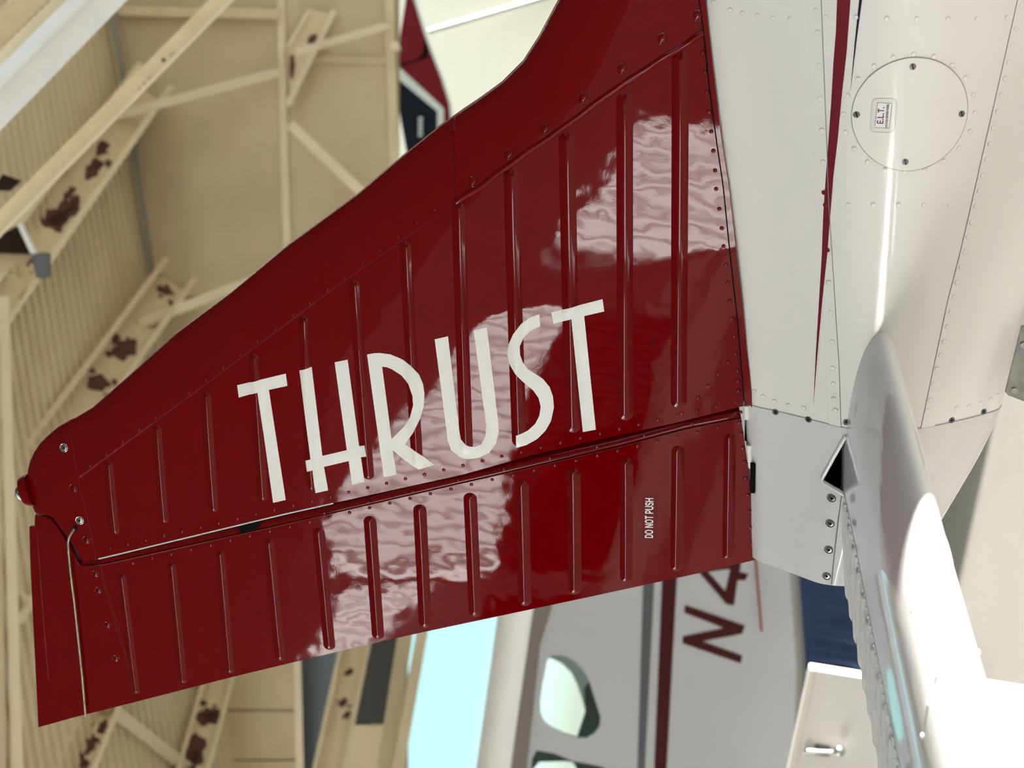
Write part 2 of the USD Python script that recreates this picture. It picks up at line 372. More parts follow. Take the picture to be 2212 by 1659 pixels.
# ---- roof deck of ribbed sheets, rafters and braces
R1, R2, R3 = at_d(245, 100, 13.0), at_d(325, 580, 13.0), at_d(60, 1050, 10.2)
RA = unit(R2 - R1); RN = unit(np.cross(RA, R3 - R1)); RB = np.cross(RN, RA)
if RB @ (EYE - R1) < 0: RB, RN = -RB, -RN
if RN[2] > 0: RN = -RN                                  # RN looks down into the hangar
roof = thing('ceiling', label='tan ribbed sheet metal roof deck of the hangar seen from below', kind='structure')
def ribbed(o, along, across, la, lb, pitch=0.125, h=0.07):
    """A sheet with trapezoid ribs running along 'along', stepping along 'across'."""
    ks = []
    n = int(lb / pitch)
    for k in range(n):
        b = k * pitch; ks += [(b, 0), (b + pitch * 0.5, 0), (b + pitch * 0.55, -h), (b + pitch * 0.92, -h)]
    ks.append((n * pitch, 0))
    nr = np.cross(unit(along), unit(across))
    if nr[2] > 0: nr = -nr
    V = np.array([[o + unit(along) * s + unit(across) * b + nr * z for b, z in ks] for s in (0, la)])
    return grid_mesh(V)
for k in range(5):
    for j in range(4):
        o = R1 - RA * 4.65 + RA * (k * 2.45) + RB * (-0.4 + j * 1.99)
        obj('roof_sheet', ribbed(o, RA, RB, 2.47, 2.05), 'tan_deck', roof, smooth=False)
# girts and the header of the end wall
member('girt', (604, -80, 12.95), (676, 2800, 12.95), 17, 'box', 'cream_steel', wall, depth=0.05)
member('girt', (838, -80, 12.9), (863, 720, 12.9), 20, 'box', 'tan_steel', wall, depth=0.1)
member('girt', (240, 22, 12.9), (604, 30, 12.9), 22, 'box', 'tan_steel', wall, depth=0.06)
member('girt', (632, 127, 12.97), (846, 131, 12.97), 16, 'box', 'tan_panel', wall, depth=0.04)
member('header_beam', (945, 1180, 12.5), (739, 2340, 10.7), 26, 'box', 'tan_steel', wall, depth=0.2)
member('header_beam', (905, 1180, 12.6), (725, 2340, 10.8), 34, 'box', 'tan_panel', wall, depth=0.1)

member('ridge_angle', (232, -60, 12.8), (330, 600, 12.8), 14, 'box', 'ridge_tan', roof, depth=0.05)
raf = dict(section='channel', parent=roof, mat='tan_steel')
member('rafter', (338, 160, 12.75), (18, 600, 10.6), 104, rust=[(0.33, 0.0, 0.03, 0.12), (0.42, 0.1, 0.04, 0.16), (0.62, 0.15, 0.06, 0.2), (0.68, 0.0, 0.035, 0.25), (0.83, 0.1, 0.02, 0.12), (0.9, -0.1, 0.02, 0.1)], label='roof rafter with large brown rust spots', **raf)
member('rafter', (392, 578, 12.75), (85, 1003, 10.6), 96, rust=[(0.38, 0.05, 0.045, 0.25), (0.56, 0.0, 0.03, 0.25), (0.05, 0, 0.02, 0.2)], label='roof rafter with two brown rust spots', **raf)
gs = obj('gusset', quad_plate([(668, 20), (716, 30), (628, 222), (619, 104)], 12.88, 0.02), 'tan_steel', roof, smooth=False)
obj('rust_patch', quad_plate([(668, 78), (682, 72), (690, 84), (684, 98), (672, 100), (664, 90)], 12.875, 0.003), 'rust', gs, smooth=False)
obj('rust_patch', quad_plate([(626, 120), (634, 118), (638, 140), (634, 168), (628, 172), (625, 150)], 12.875, 0.003), 'rust', gs, smooth=False)
member('rafter_flange', (722, 22, 12.85), (621, 228, 12.8), 13, 'box', 'cream_steel', roof, depth=0.1)
member('rafter_flange', (668, 22, 12.85), (622, 100, 12.85), 9, 'box', 'cream_steel', roof, depth=0.1)
member('rafter', (262, 1420, 12.7), (-22, 2100, 9.9), 92, rust=[(0.225, -0.2, 0.025, 0.1), (0.285, -0.05, 0.045, 0.28), (0.33, -0.2, 0.03, 0.2), (0.25, 0.2, 0.01, 0.1)], label='roof rafter with a long torn patch of rust', **raf)
member('rafter', (485, 1420, 12.7), (295, 2100, 10.3), 74, rust=[(0.18, 0.0, 0.035, 0.3), (0.31, -0.1, 0.05, 0.34)], **raf)
member('rafter', (778, 1340, 12.4), (602, 2180, 10.4), 72, rust=[(0.13, 0.0, 0.01, 0.12), (0.22, 0.0, 0.01, 0.14), (0.25, 0.2, 0.01, 0.1)], **raf)
member('rafter', (60, 575, 10.4), (-60, 745, 9.6), 80, **raf)
br = dict(section='box', parent=roof, mat='cream_steel')
member('brace', (236, 254, 12.3), (602, 155, 12.85), 20, **br)
member('brace', (300, 700, 12.2), (640, 570, 12.85), 22, **br)
member('brace', (640, 112, 12.5), (842, 53, 12.85), 16, **br)
member('brace', (626, 268, 12.5), (860, 490, 12.85), 22, **br)
member('brace', (228, 1520, 11.9), (470, 1710, 12.85), 26, **br)
member('brace', (60, 1300, 10.4), (20, 1240, 10.2), 12, **br)
member('purlin', (8, 640, 9.9), (64, 2600, 9.4), 24, 'box', 'cream_steel', roof, depth=0.12)
member('purlin', (-12, 640, 9.9), (19, 2600, 9.5), 18, 'box', 'tan_panel', roof, depth=0.12)
member('brace', (40, 1345, 9.9), (150, 1160, 10.6), 18, 'box', 'cream_steel', roof)
# near diagonal channel with bolt holes, the white beam and the tan beam in the corner
member('diagonal_channel', (520, -45, 8.6), (-40, 520, 7.4), 36, 'box', 'tan_steel', roof, depth=0.07, holes=[(0.335, 0.12, 0.12), (0.31, 0.2, 0.05), (0.30, 0.25, 0.05), (0.42, 0.3, 0.05), (0.44, 0.3, 0.05), (0.40, 0.3, 0.05)])
member('diagonal_channel', (545, -45, 8.55), (-20, 528, 7.35), 7, 'box', 'cream_steel', roof, depth=0.05)
member('white_beam', (282, -72, 7.0), (-70, 282, 6.2), 92, 'box', 'white_beam_paint', roof, depth=0.14, label='white painted beam across the upper corner of the roof')
member('white_beam', (262, -80, 6.95), (-80, 266, 6.15), 9, 'box', 'white_beam_paint', roof, depth=0.1)
member('beam_flange', (190, -60, 7.15), (-60, 182, 6.4), 22, 'box', 'cream_steel', roof, depth=0.02)
member('rafter', (135, -70, 7.3), (-70, 128, 6.55), 58, 'box', 'tan_steel', roof, depth=0.1)
# joint at the left edge: dark gap, bracket and grey clamp
def lump(pts, D, thick, mat, name, parent):
    return obj(name, quad_plate(pts, D, thick), mat, parent, smooth=False)
lump([(-40, 530), (36, 488), (58, 520), (66, 548), (-40, 545)], 9.0, 0.05, 'cavity_brown', 'joint_gap', roof)
lump([(-20, 410), (6, 376), (40, 388), (15, 410)], 8.3, 0.05, 'cavity_brown', 'joint_gap', roof)
lump([(-40, 545), (66, 548), (66, 556), (-40, 600)], 9.05, 0.05, 'tan_panel', 'joint_plate', roof)
lump([(68, 546), (100, 545), (100, 595), (78, 600), (72, 570)], 9.0, 0.08, 'grey_clamp', 'clamp', roof)
lump([(37, 486), (44, 482), (75, 545), (66, 548)], 8.95, 0.05, 'white_beam_paint', 'clamp_strap', roof)
lump([(842, 92), (860, 90), (864, 104), (846, 108)], 12.7, 0.08, 'cream_steel', 'clamp', wall)

# ================================================================== the red-finned aircraft
XA_ = np.eye(4); XA_[:3, :3] = QP; XA_[:3, 3] = EYE - QP @ EYE_A
plane = thing('airplane', 'white airplane with a dark red tail fin reading THRUST in tall white letters', 'airplane', xf=XA_)

def px_line(pts, Y=YP): return np.array([[p[0], p[2]] for p in (at_y(u, v, Y) for u, v in pts)])
LE_PX = [(1290, -160), (1240, -70), (1205, 0), (1165, 75), (1130, 130), (1085, 175), (1040, 208), (1000, 235), (983, 247), (950, 270), (870, 335), (770, 420), (620, 530), (500, 630), (380, 720), (280, 810), (200, 880), (165, 901), (151, 907),
         (124, 923), (103, 941), (85, 959), (74, 976), (65, 995), (61, 1011), (58.6, 1025), (58, 1045), (62, 1070), (71.6, 1097), (75, 1105), (76, 1110), (66, 1138), (67, 1250), (83, 1571)]
TE_PX = [(83, 1571), (155, 1551), (291, 1516.5), (504, 1461.6), (732, 1406.6), (900, 1368), (1267, 1290), (1539, 1231), (1641, 1206), (1720, 1188)]
OUT, TE = px_line(LE_PX), px_line(TE_PX)
def seg_dist(X, Z, L):
    out = np.full(X.shape, 1e9)
    for a, b in zip(L[:-1], L[1:]):
        ab = b - a; s = np.clip(((X - a[0]) * ab[0] + (Z - a[1]) * ab[1]) / (ab @ ab), 0, 1)
        out = np.minimum(out, np.hypot(X - a[0] - s * ab[0], Z - a[1] - s * ab[1]))
    return out
def fin_half(X, Z):
    X, Z = np.asarray(X, float), np.asarray(Z, float)
    T = np.interp(Z, [1.35, 3.05], [0.050, 0.030])
    q = np.clip(seg_dist(X, Z, OUT) / 0.24, 0, 1); g = np.sqrt(np.clip(1 - (1 - q) ** 2.2, 0, 1))
    tp = np.clip(0.07 + 0.93 * seg_dist(X, Z, TE) / 0.72, 0, 1); tp = tp * (1.25 - 0.25 * tp)
    return T * g * tp
FS = Fin(lambda X, Z: YP - fin_half(X, Z))
def fin_skin(poly, off, spacing=0.018, edge=0.012, rim=True):
    ex = []
    if rim:
        for d in (0.0007, 0.0018, 0.004, 0.007, 0.011, 0.016, 0.024, 0.034):
            b = poly.buffer(-d)
            if not b.is_empty: ex += list(dense(b.exterior if b.geom_type == 'Polygon' else max(b.geoms, key=lambda g: g.area).exterior, 0.007 if d < 0.01 else 0.013))
    P, T = fill(poly, spacing, extra=ex, edge=edge)
    near = FS.pt(P, 0.0); near[:, 1] -= off * np.clip(seg_dist(P[:, 0], P[:, 1], OUT) / 0.03, 0, 1) ** 0.6 + 0.0002; far = near.copy(); far[:, 1] = 2 * YP - far[:, 1]
    n = len(P); e = np.sort(np.vstack([T[:, [0, 1]], T[:, [1, 2]], T[:, [2, 0]]]), 1)
    uq, cnt = np.unique(e, axis=0, return_counts=True); bd = set(map(tuple, uq[cnt == 1])); side = []
    for t in T:
        for a, b in ((t[0], t[1]), (t[1], t[2]), (t[2], t[0])):
            if (min(a, b), max(a, b)) in bd: side += [[b, a, a + n], [b, a + n, b + n]]
    return trimesh.Trimesh(np.vstack([near, far]), np.vstack([T, T[:, ::-1] + n, np.array(side)]), process=False)
SH = FS.hits
FIN_TE = [(208, 1209), (610, 1111), (1000, 1025), (1150, 983), (1318, 944), (1461, 913), (1606, 877)]
SEAM = [(171, 1032), (340, 907), (480, 803), (725, 620), (985, 437)]
FAIR = [(985, 437), (1041, 401), (1114, 346), (1212, 279), (1325, 195), (1407, 141), (1461, 108), (1520, 70)]
ROOT_L = [(1504, -60), (1510, 0), (1520, 69), (1531.5, 181), (1547, 300), (1562, 400), (1577, 549), (1594, 698), (1607, 864)]
ROOT_R = [(1518, -60), (1524, 0), (1530.6, 63), (1543, 172), (1558, 300), (1574, 400), (1590.6, 549), (1604, 658.5), (1612, 748), (1624, 847), (1626, 880)]
TIP_S = [(151, 907), (155, 954), (166.6, 1019), (177, 1070), (192, 1131), (208, 1209)]
o_le = [p for p in LE_PX if 151 < p[0] <= 983 and p[1] < 905]
fin_poly = Polygon(np.vstack([SH(SEAM + FAIR[1:]), SH(ROOT_L[2:]), SH(FIN_TE[::-1]), SH(TIP_S[2:-1][::-1])]))
fin = obj('vertical_fin', fin_skin(fin_poly.buffer(0), 0.0), 'red_paint', plane, smooth=25, label='dark red vertical tail fin lettered in white')
le_poly = Polygon(np.vstack([px_line(LE_PX[8:19]), SH([(155, 954), (166.6, 1019)]), SH(SEAM)]))
obj('leading_edge_skin', fin_skin(le_poly.buffer(0), 0.0008, edge=0.005), 'red_paint', fin, smooth=75)
fair_poly = Polygon(np.vstack([px_line(LE_PX[:9]), SH(FAIR), SH([(1511, 0), (1505, -60), (1503, -150)])]))
obj('dorsal_fairing', fin_skin(fair_poly.buffer(0), 0.0035, edge=0.005), 'red_paint', fin, smooth=75)
edge_pts = SH(FAIR); _ls = LineString(edge_pts); _q = dense(_ls, 0.012)
_wob = 0.0012 * np.sin(np.arange(len(_q)) * 0.9)
obj('fairing_lip', tube(FS.pt(_q, 0.0012) + np.array([0, 0, 1])[None] * _wob[:, None], 0.0068, 12), 'red_paint', fin, smooth=True)
tip_poly = Polygon(np.vstack([px_line(LE_PX[18:30]), SH([(79, 1109), (107.5, 1113), (115, 1118), (124, 1130), (150, 1164), (180, 1212)]), SH(TIP_S[::-1])]))
obj('fin_tip_cap', fin_skin(tip_poly.buffer(0), 0.0012, edge=0.005), 'red_paint', fin, smooth=60)
obj('root_fairing', fin_skin(Polygon(np.vstack([SH(ROOT_L), SH(ROOT_R[::-1])])).buffer(0), 0.004, rim=False), 'red_paint', fin, smooth=25)
obj('hinge_seal', tube(FS.pt(dense(LineString(SH([(213, 1207), (610, 1111.5), (720, 1087)])), 0.02), 0.0005), 0.0016, 6), 'label_white', fin, smooth=True, label='pale edge strip along the hinge gap')
obj('root_gap', tube(FS.pt(dense(LineString(SH(ROOT_L[1:])), 0.02), 0.0042), 0.0013, 6), 'black_void', fin, smooth=True)
# panel seams as fine raised laps
for L in (SEAM, TIP_S, [(985, 437), (983, 340), (983, 250)], [(192, 1131), (200, 1165)], [(162, 1138), (192, 1131)]):
    obj('panel_lap', tube(FS.pt(dense(LineString(SH(L)), 0.02), 0.0006), 0.0011, 6), 'red_paint', fin, smooth=True)

BW, BH = 0.0125, 0.0052
FB = [((234, 996), (249, 1154), 11), ((338, 919), (355, 1130), 11.5), ((444, 847), (462, 1106), 12), ((548, 764), (568.6, 1082), 12), ((656, 683), (674, 1060), 12), ((765, 605), (797, 1036), 12.5), ((876, 522), (902, 1010), 13), ((990, 437), (1008, 980), 14.5), ((1104, 365), (1122, 965), 16), ((1224, 285), (1238, 935), 17), ((1349, 200), (1351, 908), 17), ((1470, 112), (1466, 882), 17)]
RB_ = [((262, 1240), (294, 1499), 10), ((370, 1215), (395, 1477), 10.5), ((475, 1190), (497, 1455), 11), ((580, 1165), (606, 1428), 12.5), ((687, 1140), (712, 1405), 14), ((798, 1115), (817, 1382), 14.5), ((906, 1090), (919, 1358), 15), ((1015, 1065), (1027, 1333), 15), ((1127, 1038), (1134, 1310), 15), ((1239, 1012), (1242, 1285), 15), ((1353, 990), (1353, 1260), 14.5), ((1465, 963), (1461, 1235), 14), ((1577, 936), (1573, 1210), 13)]
def bead_list(src):
    out = []
    for a, b, w in src:
        A, B = FS.hit(*a), FS.hit(*b); t = unit(B - A); wm = w * 3.4 / FPX
        out.append((A + t * wm, B - t * wm, wm))
    return out
fbeads, rbeads = bead_list(FB), bead_list(RB_)
for A, B, w in fbeads: obj('stiffening_bead', bead(FS, A, B, w, BH), 'red_bead_paint', fin, smooth=40)

# ---- THRUST
def c1(p): return (p[0] / 3.387 + 480, p[1] / 3.387 + 620)
def c2(p): return (p[0] / 3.385 + 880, p[1] / 3.385 + 620)
GLY = [
    ('T', [c1(p) for p in [(110, 718), (465, 633), (478, 722), (342, 752), (465, 1557), (373, 1578), (262, 768), (122, 808)]], []),
    ('H', [c1(p) for p in [(565, 610), (655, 583), (733, 1235), (912, 1193), (823, 550), (918, 531), (1002, 1164), (1045, 1153), (1057, 1233), (1014, 1245), (1043, 1425), (950, 1446), (926, 1272), (745, 1315), (775, 1487), (683, 1507), (664, 1335), (622, 1347), (610, 1268), (651, 1255)]], []),
    ('R', [c1(p) for p in [(1060, 493), (1110, 484), (1150, 482), (1230, 492), (1310, 525), (1385, 572), (1440, 640), (1470, 710), (1480, 780), (1475, 870), (1450, 960), (1400, 1060), (1338, 1150), (1420, 1200), (1480, 1245), (1553, 1298), (1437, 1335), (1340, 1270), (1248, 1193), (1277, 1370), (1183, 1392)]],
     [[c1(p) for p in [(1170, 582), (1205, 586), (1240, 600), (1310, 645), (1365, 710), (1395, 790), (1400, 860), (1375, 950), (1330, 1020), (1240, 1112)]]]),
    ('U', [c2(p) for p in [(200, 382), (297, 360), (380, 1050), (392, 1110), (430, 1150), (460, 1163), (490, 1170), (540, 1150), (572, 1090), (576, 1010), (485, 316), (582, 293), (665, 990), (668, 1060), (650, 1140), (600, 1210), (530, 1245), (490, 1254), (450, 1258), (410, 1252), (380, 1240), (320, 1190), (293, 1120), (285, 1040)]], []),
    ('S', [c2(p) for p in [(965, 198), (900, 220), (830, 270), (775, 340), (740, 420), (730, 490), (745, 560), (790, 630), (860, 705), (920, 755), (960, 812), (975, 875), (965, 940), (935, 1000), (880, 1050), (795, 1083), (797, 1175), (870, 1155), (950, 1110), (1010, 1050), (1050, 980), (1072, 880), (1065, 800), (1040, 730), (990, 670), (930, 630), (880, 600), (845, 550), (825, 490), (823, 430), (850, 370), (900, 320), (972, 288)]], []),
    ('T', [c2(p) for p in [(1052, 185), (1427, 88), (1440, 178), (1293, 212), (1378, 1042), (1283, 1060), (1200, 230), (1068, 270)]], [])]
fbh = bead_height(fbeads, BH)
FSB = Fin(lambda X, Z: YP - fin_half(X, Z) - fbh(X, Z))
for ch, outer, holes in GLY:
    pg = Polygon(SH(outer), [SH(h) for h in holes]).buffer(0)
    obj('letter', drape(FSB, pg, 0.0009, 0.0008, 0.006, edge=0.006), 'white_letter', fin, smooth=40, label=f'tall white letter {ch}')

def rivet_rows(S, rows, r, h, name, mat, parent, squash=1.0):
    ms = []
    for (a, b, n) in rows:
        A, B = S.hit(*a), S.hit(*b)
        for k in range(n): ms.append(blob(S, A + (B - A) * k / max(1, n - 1), r, h, squash, 8))
    return obj(name, cat(ms), mat, parent, smooth=50, kind='stuff')
def rivets_at(S, pts, r, h, name, mat, parent, single=True, n=10):
    for p in pts: obj(name, blob(S, S.hit(*p), r, h, 1.0, n), mat, parent, smooth=50)
rivet_rows(FS, [((236.6, 1184), (673.5, 1082), 12), ((713.5, 1072.6), (1296.5, 936), 15), ((1338, 926), (1590, 868), 7), ((193.6, 1006), (631, 681.5), 13), ((668, 654), (938, 452), 8)], 0.0042, 0.0016, 'rivet_row', 'red_bead_paint', fin)
rivets_at(FS, [(1518, 112.6), (1523, 154.6), (1526.7, 199), (1532, 241), (1536.5, 284), (1541, 325.5), (1544.6, 368), (1547, 408), (1554, 451), (1559, 493), (1563, 532), (1568, 571.7), (1572, 610.5), (1577, 650), (1581, 687.7), (1586, 726.5), (1589, 764.6), (1593, 800), (1594, 822), (1595.5, 844), (1573, 783), (1551, 808), (1530, 833.5), (1508.7, 859), (1473, 892)], 0.0046, 0.002, 'rivet', 'red_bead_paint', fin)
class Off(Fin):
    def __init__(s, S, o): s.f = lambda X, Z: S.f(X, Z) - o
def screw(S, p, r, mat, parent, ringmat=None):
    q = S.hit(*p); head = blob(S, q, r, r * 0.28, 1.0, 16)
    a = np.linspace(0, 2 * math.pi, 25); ring = tube(S.pt(np.stack([q[0] + 1.25 * r * np.cos(a), q[1] + 1.25 * r * np.sin(a)], 1), 0.0004), r * 0.14, 6)
    obj('screw', head if ringmat else cat([head, ring]), mat, parent, smooth=50)
    if ringmat: obj('screw_washer', ring, ringmat, parent, smooth=True)
    if mat != 'red_bead_paint': obj('screw_recess', drape(Off(S, r * 0.28), Point(q).buffer(r * 0.36, 4), 0.0006, 0.0005, r * 0.4), 'black_void', parent)
FO = Off(FS, 0.0035)
for p in [(1507, 33), (1430, 83), (1343, 148), (1259, 210), (1176, 277), (1098, 332), (1020, 392)]: screw(FO, p, 0.0085, 'red_bead_paint', fin)
for p in [(138, 967), (172, 1124)]: screw(Off(FS, 0.001), p, 0.0075, 'steel', fin)
for p in [(158, 1054), (186, 1166)]: screw(Off(FS, 0.001), p, 0.0075, 'red_bead_paint', fin)
obj('wire_hole', drape(FS, Polygon(SH([(157, 1136), (163, 1133), (170, 1138), (167, 1145), (160, 1146)])), 0.0022, 0.001, 0.004), 'black_void', fin)
# ---- anti-collision light on the tip
bq = at_y(49, 1060, YP); bu = unit(np.array([OUT[26][0] - OUT[27][0], 0, OUT[26][1] - OUT[27][1]])); bn = np.array([-0.18, 0, 0.98]); bn = unit(bn); bt = np.cross(bn, [0, 1, 0])
def lathe(prof, c, ax, u, n=24):
    v = np.cross(ax, u); a = np.arange(n + 1) * 2 * math.pi / n
    return grid_mesh(np.array([[c + ax * z + (u * math.cos(t) + v * math.sin(t)) * r for t in a] for r, z in prof]))
bc = at_y(54, 1061, YP)
def slim(m): m.vertices[:, 1] = YP + (m.vertices[:, 1] - YP) * 0.62; return m
bl = obj('beacon_light', slim(lathe([(0.0, -0.016), (0.040, -0.016), (0.039, -0.008), (0.036, 0.000), (0.033, 0.006), (0.0, 0.0065)], bc, bn, bt)), 'red_paint', plane, smooth=40, label='small light on a red collar at the fin tip')
obj('lens', lathe([(0.017, 0.006), (0.017, 0.015), (0.013, 0.021), (0.006, 0.024), (0.0, 0.0245)], bc + bt * 0.003, bn, bt), 'lens_glass', bl, smooth=60, label='clear glass lens')
obj('lamp_base', lathe([(0.0, 0.0062), (0.011, 0.0062), (0.011, 0.014), (0.006, 0.018), (0.0, 0.019)], bc - bt * 0.004, bn, bt), 'dark_steel', bl, smooth=40, label='dark metal lamp base')

# ---- rudder
RUD_LE = [(174, 1223), (215, 1222), (640, 1128), (1000, 1044), (1150, 1010), (1344, 965), (1482, 928), (1600, 905)]
HORN = [(83, 1571), (67, 1250), (63, 1139), (66, 1136), (74, 1138), (76, 1112), (95, 1116), (108, 1121), (115, 1130), (124, 1141), (150, 1182), (172, 1222)]
rud_poly = Polygon(np.vstack([px_line(HORN[:2]), SH(HORN[2:]), SH(RUD_LE[1:]), SH([(1606, 935), (1616, 1010), (1627, 1100), (1634, 1160)]), px_line(TE_PX[8:0:-1])])).buffer(0)
rud = obj('rudder', fin_skin(rud_poly, -0.0022), 'red_paint', plane, smooth=25, label='dark red rudder behind the fin')
RS = Off(FS, -0.0022)
_q = dense(LineString(SH(RUD_LE)), 0.03)
obj('rudder_nose', tube(FS.pt(_q, -0.0235) + np.array([0.004, 0, 0.0]), 0.0195, 18), 'red_paint', rud, smooth=True)
obj('skin_edge', tube(FS.pt(_q, -0.002), 0.0011, 6), 'red_bead_paint', rud, smooth=True)
for A, B, w in rbeads: obj('stiffening_bead', bead(RS, A, B, w, BH), 'red_bead_paint', rud, smooth=40)
for L in ([(212, 1216), (224, 1265), (243, 1329), (257, 1380), (268.5, 1413), (291, 1516)], [(216, 1216), (229, 1268), (249, 1333), (273, 1417), (292, 1514)], [(150, 1184), (165, 1214), (176, 1228), (181, 1228), (178, 1216)]):
    obj('panel_lap', tube(RS.pt(dense(LineString(SH(L)), 0.02), 0.0003), 0.0009, 6), 'red_paint', rud, smooth=True)
obj('horn_crease', tube(RS.pt(dense(LineString(SH([(78, 1140), (83, 1200), (96, 1380), (104, 1470)])), 0.02), -0.0006), 0.0018, 8), 'red_paint', rud, smooth=True)
rivet_rows(RS, [((286, 1216), (669, 1127), 10), ((712, 1117), (1290, 984), 14), ((1334, 973), (1551, 923), 6), ((700, 1108), (1600, 890), 10)], 0.0042, 0.0016, 'rivet_row', 'red_bead_paint', rud)
rivets_at(RS, [(1597, 912.6), (1601.5, 936), (1605, 967), (1608, 997), (1611, 1032), (1616, 1068.7), (1619, 1103.6), (1622, 1138.6), (1625.6, 1174)], 0.0046, 0.002, 'rivet', 'red_bead_paint', rud)
for p in [(205, 1239), (212, 1275), (232, 1349), (250, 1422)]: screw(RS, p, 0.0065, 'red_bead_paint', rud)
obj('hinge_cutout', drape(FS, Polygon(SH([(514, 1135), (560, 1126), (558, 1142), (520, 1152)])), 0.0005, 0.001, 0.006), 'black_void', rud)
def rod(pts, r, off): return tube(np.vstack([FS.pt(FS.hit(*p)[None], o) for p, o in zip(pts, off)]), r, 8)
w_px = [(163, 1138), (156, 1150), (151.5, 1160), (150.3, 1172), (151.5, 1190), (156, 1237), (164, 1300), (172, 1375), (181, 1460), (188, 1543)]
obj('aerial_wire', rod(w_px, 0.0029, [-0.004, 0.008, 0.010, 0.010, 0.010, 0.010, 0.010, 0.010, 0.010, 0.010]), 'rod_steel', rud, smooth=True, label='bent bare metal rod running down the rudder horn')
# placard
pl = SH([(1386, 1071), (1420, 1070), (1420.5, 1167), (1387, 1168)])
pc, ux, uy = pl.mean(0), unit((pl[0] + pl[1]) / 2 - (pl[2] + pl[3]) / 2), None
ux = unit(SH([(1403, 1075)])[0] - SH([(1402, 1163)])[0]); uy = np.array([-ux[1], ux[0]])        # ux along the text, uy towards the tops
if uy @ (pl[0] - pl[1]) < 0: uy = -uy
Lp, Hp = np.linalg.norm(pl[0] - pl[3]), np.linalg.norm(pl[0] - pl[1])
def rrect(c, ux, uy, L, H, r):
    p = Polygon([(-L / 2, -H / 2), (L / 2, -H / 2), (L / 2, H / 2), (-L / 2, H / 2)]).buffer(-r).buffer(r, 6)
    return Polygon([c + ux * x + uy * y for x, y in p.exterior.coords])
plac = obj('placard', drape(RS, rrect(pc, ux, uy, Lp, Hp, 0.004), 0.0006, 0.0005, 0.008), 'red_bead_paint', plane, label='small dark red placard reading DO NOT PUSH')
rr = rrect(pc, ux, uy, Lp, Hp, 0.004)
obj('placard_border', tube(RS.pt(dense(rr.exterior, 0.003), 0.0007), 0.00035, 5), 'maroon_stripe', plac, smooth=True)
def text_on(S, text, c, ux, uy, length, height, off, mat, parent, bold=False, name='lettering', label=None):
    m = meshkit.text_mesh(text, 1.0, 0.02, bold=bold)
    v = np.array(m.vertices); lo, hi = v.min(0), v.max(0)
    x = (v[:, 0] - (lo[0] + hi[0]) / 2) / (hi[0] - lo[0]) * length; y = (v[:, 1] - (lo[1] + hi[1]) / 2) / (hi[1] - lo[1]) * height
    q = c[None] + ux[None] * x[:, None] + uy[None] * y[:, None]
    top = v[:, 2] > (lo[2] + hi[2]) / 2
    V = S.pt(q, 0.0); V1 = S.pt(q, 1.0); V = V + (V1 - V) * np.where(top, off, off - 0.0004)[:, None]
    mm = trimesh.Trimesh(V, m.faces, process=False)
    return obj(name, mm, mat, parent, smooth=False, label=label)
tq = SH([(1393, 1076.6), (1411.4, 1076.6), (1411.4, 1162.5), (1393, 1162.5)])
text_on(RS, 'DO NOT PUSH', tq.mean(0), ux, uy, np.linalg.norm(tq[0] - tq[3]), np.linalg.norm(tq[0] - tq[1]), 0.0011, 'label_white', plac, bold=True, label='white words DO NOT PUSH')
# hinge fittings in the gap between fin root, rudder and fuselage
hb = obj('rudder_fitting', frame_box(at_y(1626, 1032, YP - 0.03), [1, 0, 0], [0, 1, 0], [0, 0, 1], 0.07, 0.008, 0.011), 'black_void', plane, smooth=False, label='dark rudder control fitting in the gap above the tail cone')
obj('hinge_bracket', frame_box(at_y(1618, 928, YP - 0.004), [1, 0, 0], [0, 1, 0], [0, 0, 1], 0.05, 0.01, 0.018), 'black_void', hb, smooth=False)
obj('hinge_bolt', tube([at_y(1613, 876, YP - 0.022), at_y(1614, 905, YP - 0.022)], 0.0075, 12), 'far_white', hb, smooth=40, label='white hinge bolt')
obj('hinge_bolt', tube([at_y(1618, 962, YP - 0.022), at_y(1622, 1010, YP - 0.022)], 0.006, 12), 'far_white', hb, smooth=40, label='white hinge bolt')

# ---- fuselage
PW = np.array([(0, 1.392), (.012, 1.390), (.026, 1.381), (.040, 1.370), (.062, 1.340), (.088, 1.304), (.112, 1.274), (.133, 1.248), (.158, 1.217), (.177, 1.188), (.188, 1.155), (.1925, 1.122), (.188, 1.085), (.174, 1.038), (.141, .978), (.110, .930), (.083, .893), (.055, .862), (.030, .851), (0, .848)])
_t = np.concatenate([[0], np.cumsum(np.linalg.norm(np.diff(PW, axis=0), axis=1))])
_cs = CubicSpline(_t, PW); _td = np.linspace(0, _t[-1], 73); PROF = _cs(_td); PROF[0, 0] = PROF[-1, 0] = 0
PROF = np.stack([np.maximum(PROF[:, 0], 0) / 0.1925, (PROF[:, 1] - 0.848) / 0.544], 1)
PROF = PROF[np.concatenate([[True], np.diff(PROF[:, 1]) < 1e-9])]
XA = [-2.0, -1.456, -1.086, -0.3, 0.4, 1.2, 2.3, 3.0, 4.4, 5.6, 6.1]
FW = PchipInterpolator(XA, [0.085, 0.150, 0.1925, 0.280, 0.355, 0.43, 0.58, 0.66, 0.66, 0.48, 0.2])
FT = PchipInterpolator(XA, [1.335, 1.366, 1.392, 1.494, 1.57, 1.66, 1.78, 1.96, 1.95, 1.50, 1.4])
FBm = PchipInterpolator(XA, [1.15, 1.00, 0.848, 0.735, 0.68, 0.63, 0.58, 0.56, 0.55, 0.60, 0.8])
def fus_y(X, Z):
    X, Z = np.asarray(X, float), np.asarray(Z, float)
    zz = np.clip((Z - FBm(X)) / (FT(X) - FBm(X)), 0, 1)
    return YP - FW(X) * np.interp(zz, PROF[::-1, 1], PROF[::-1, 0])
FU = Fin(fus_y)
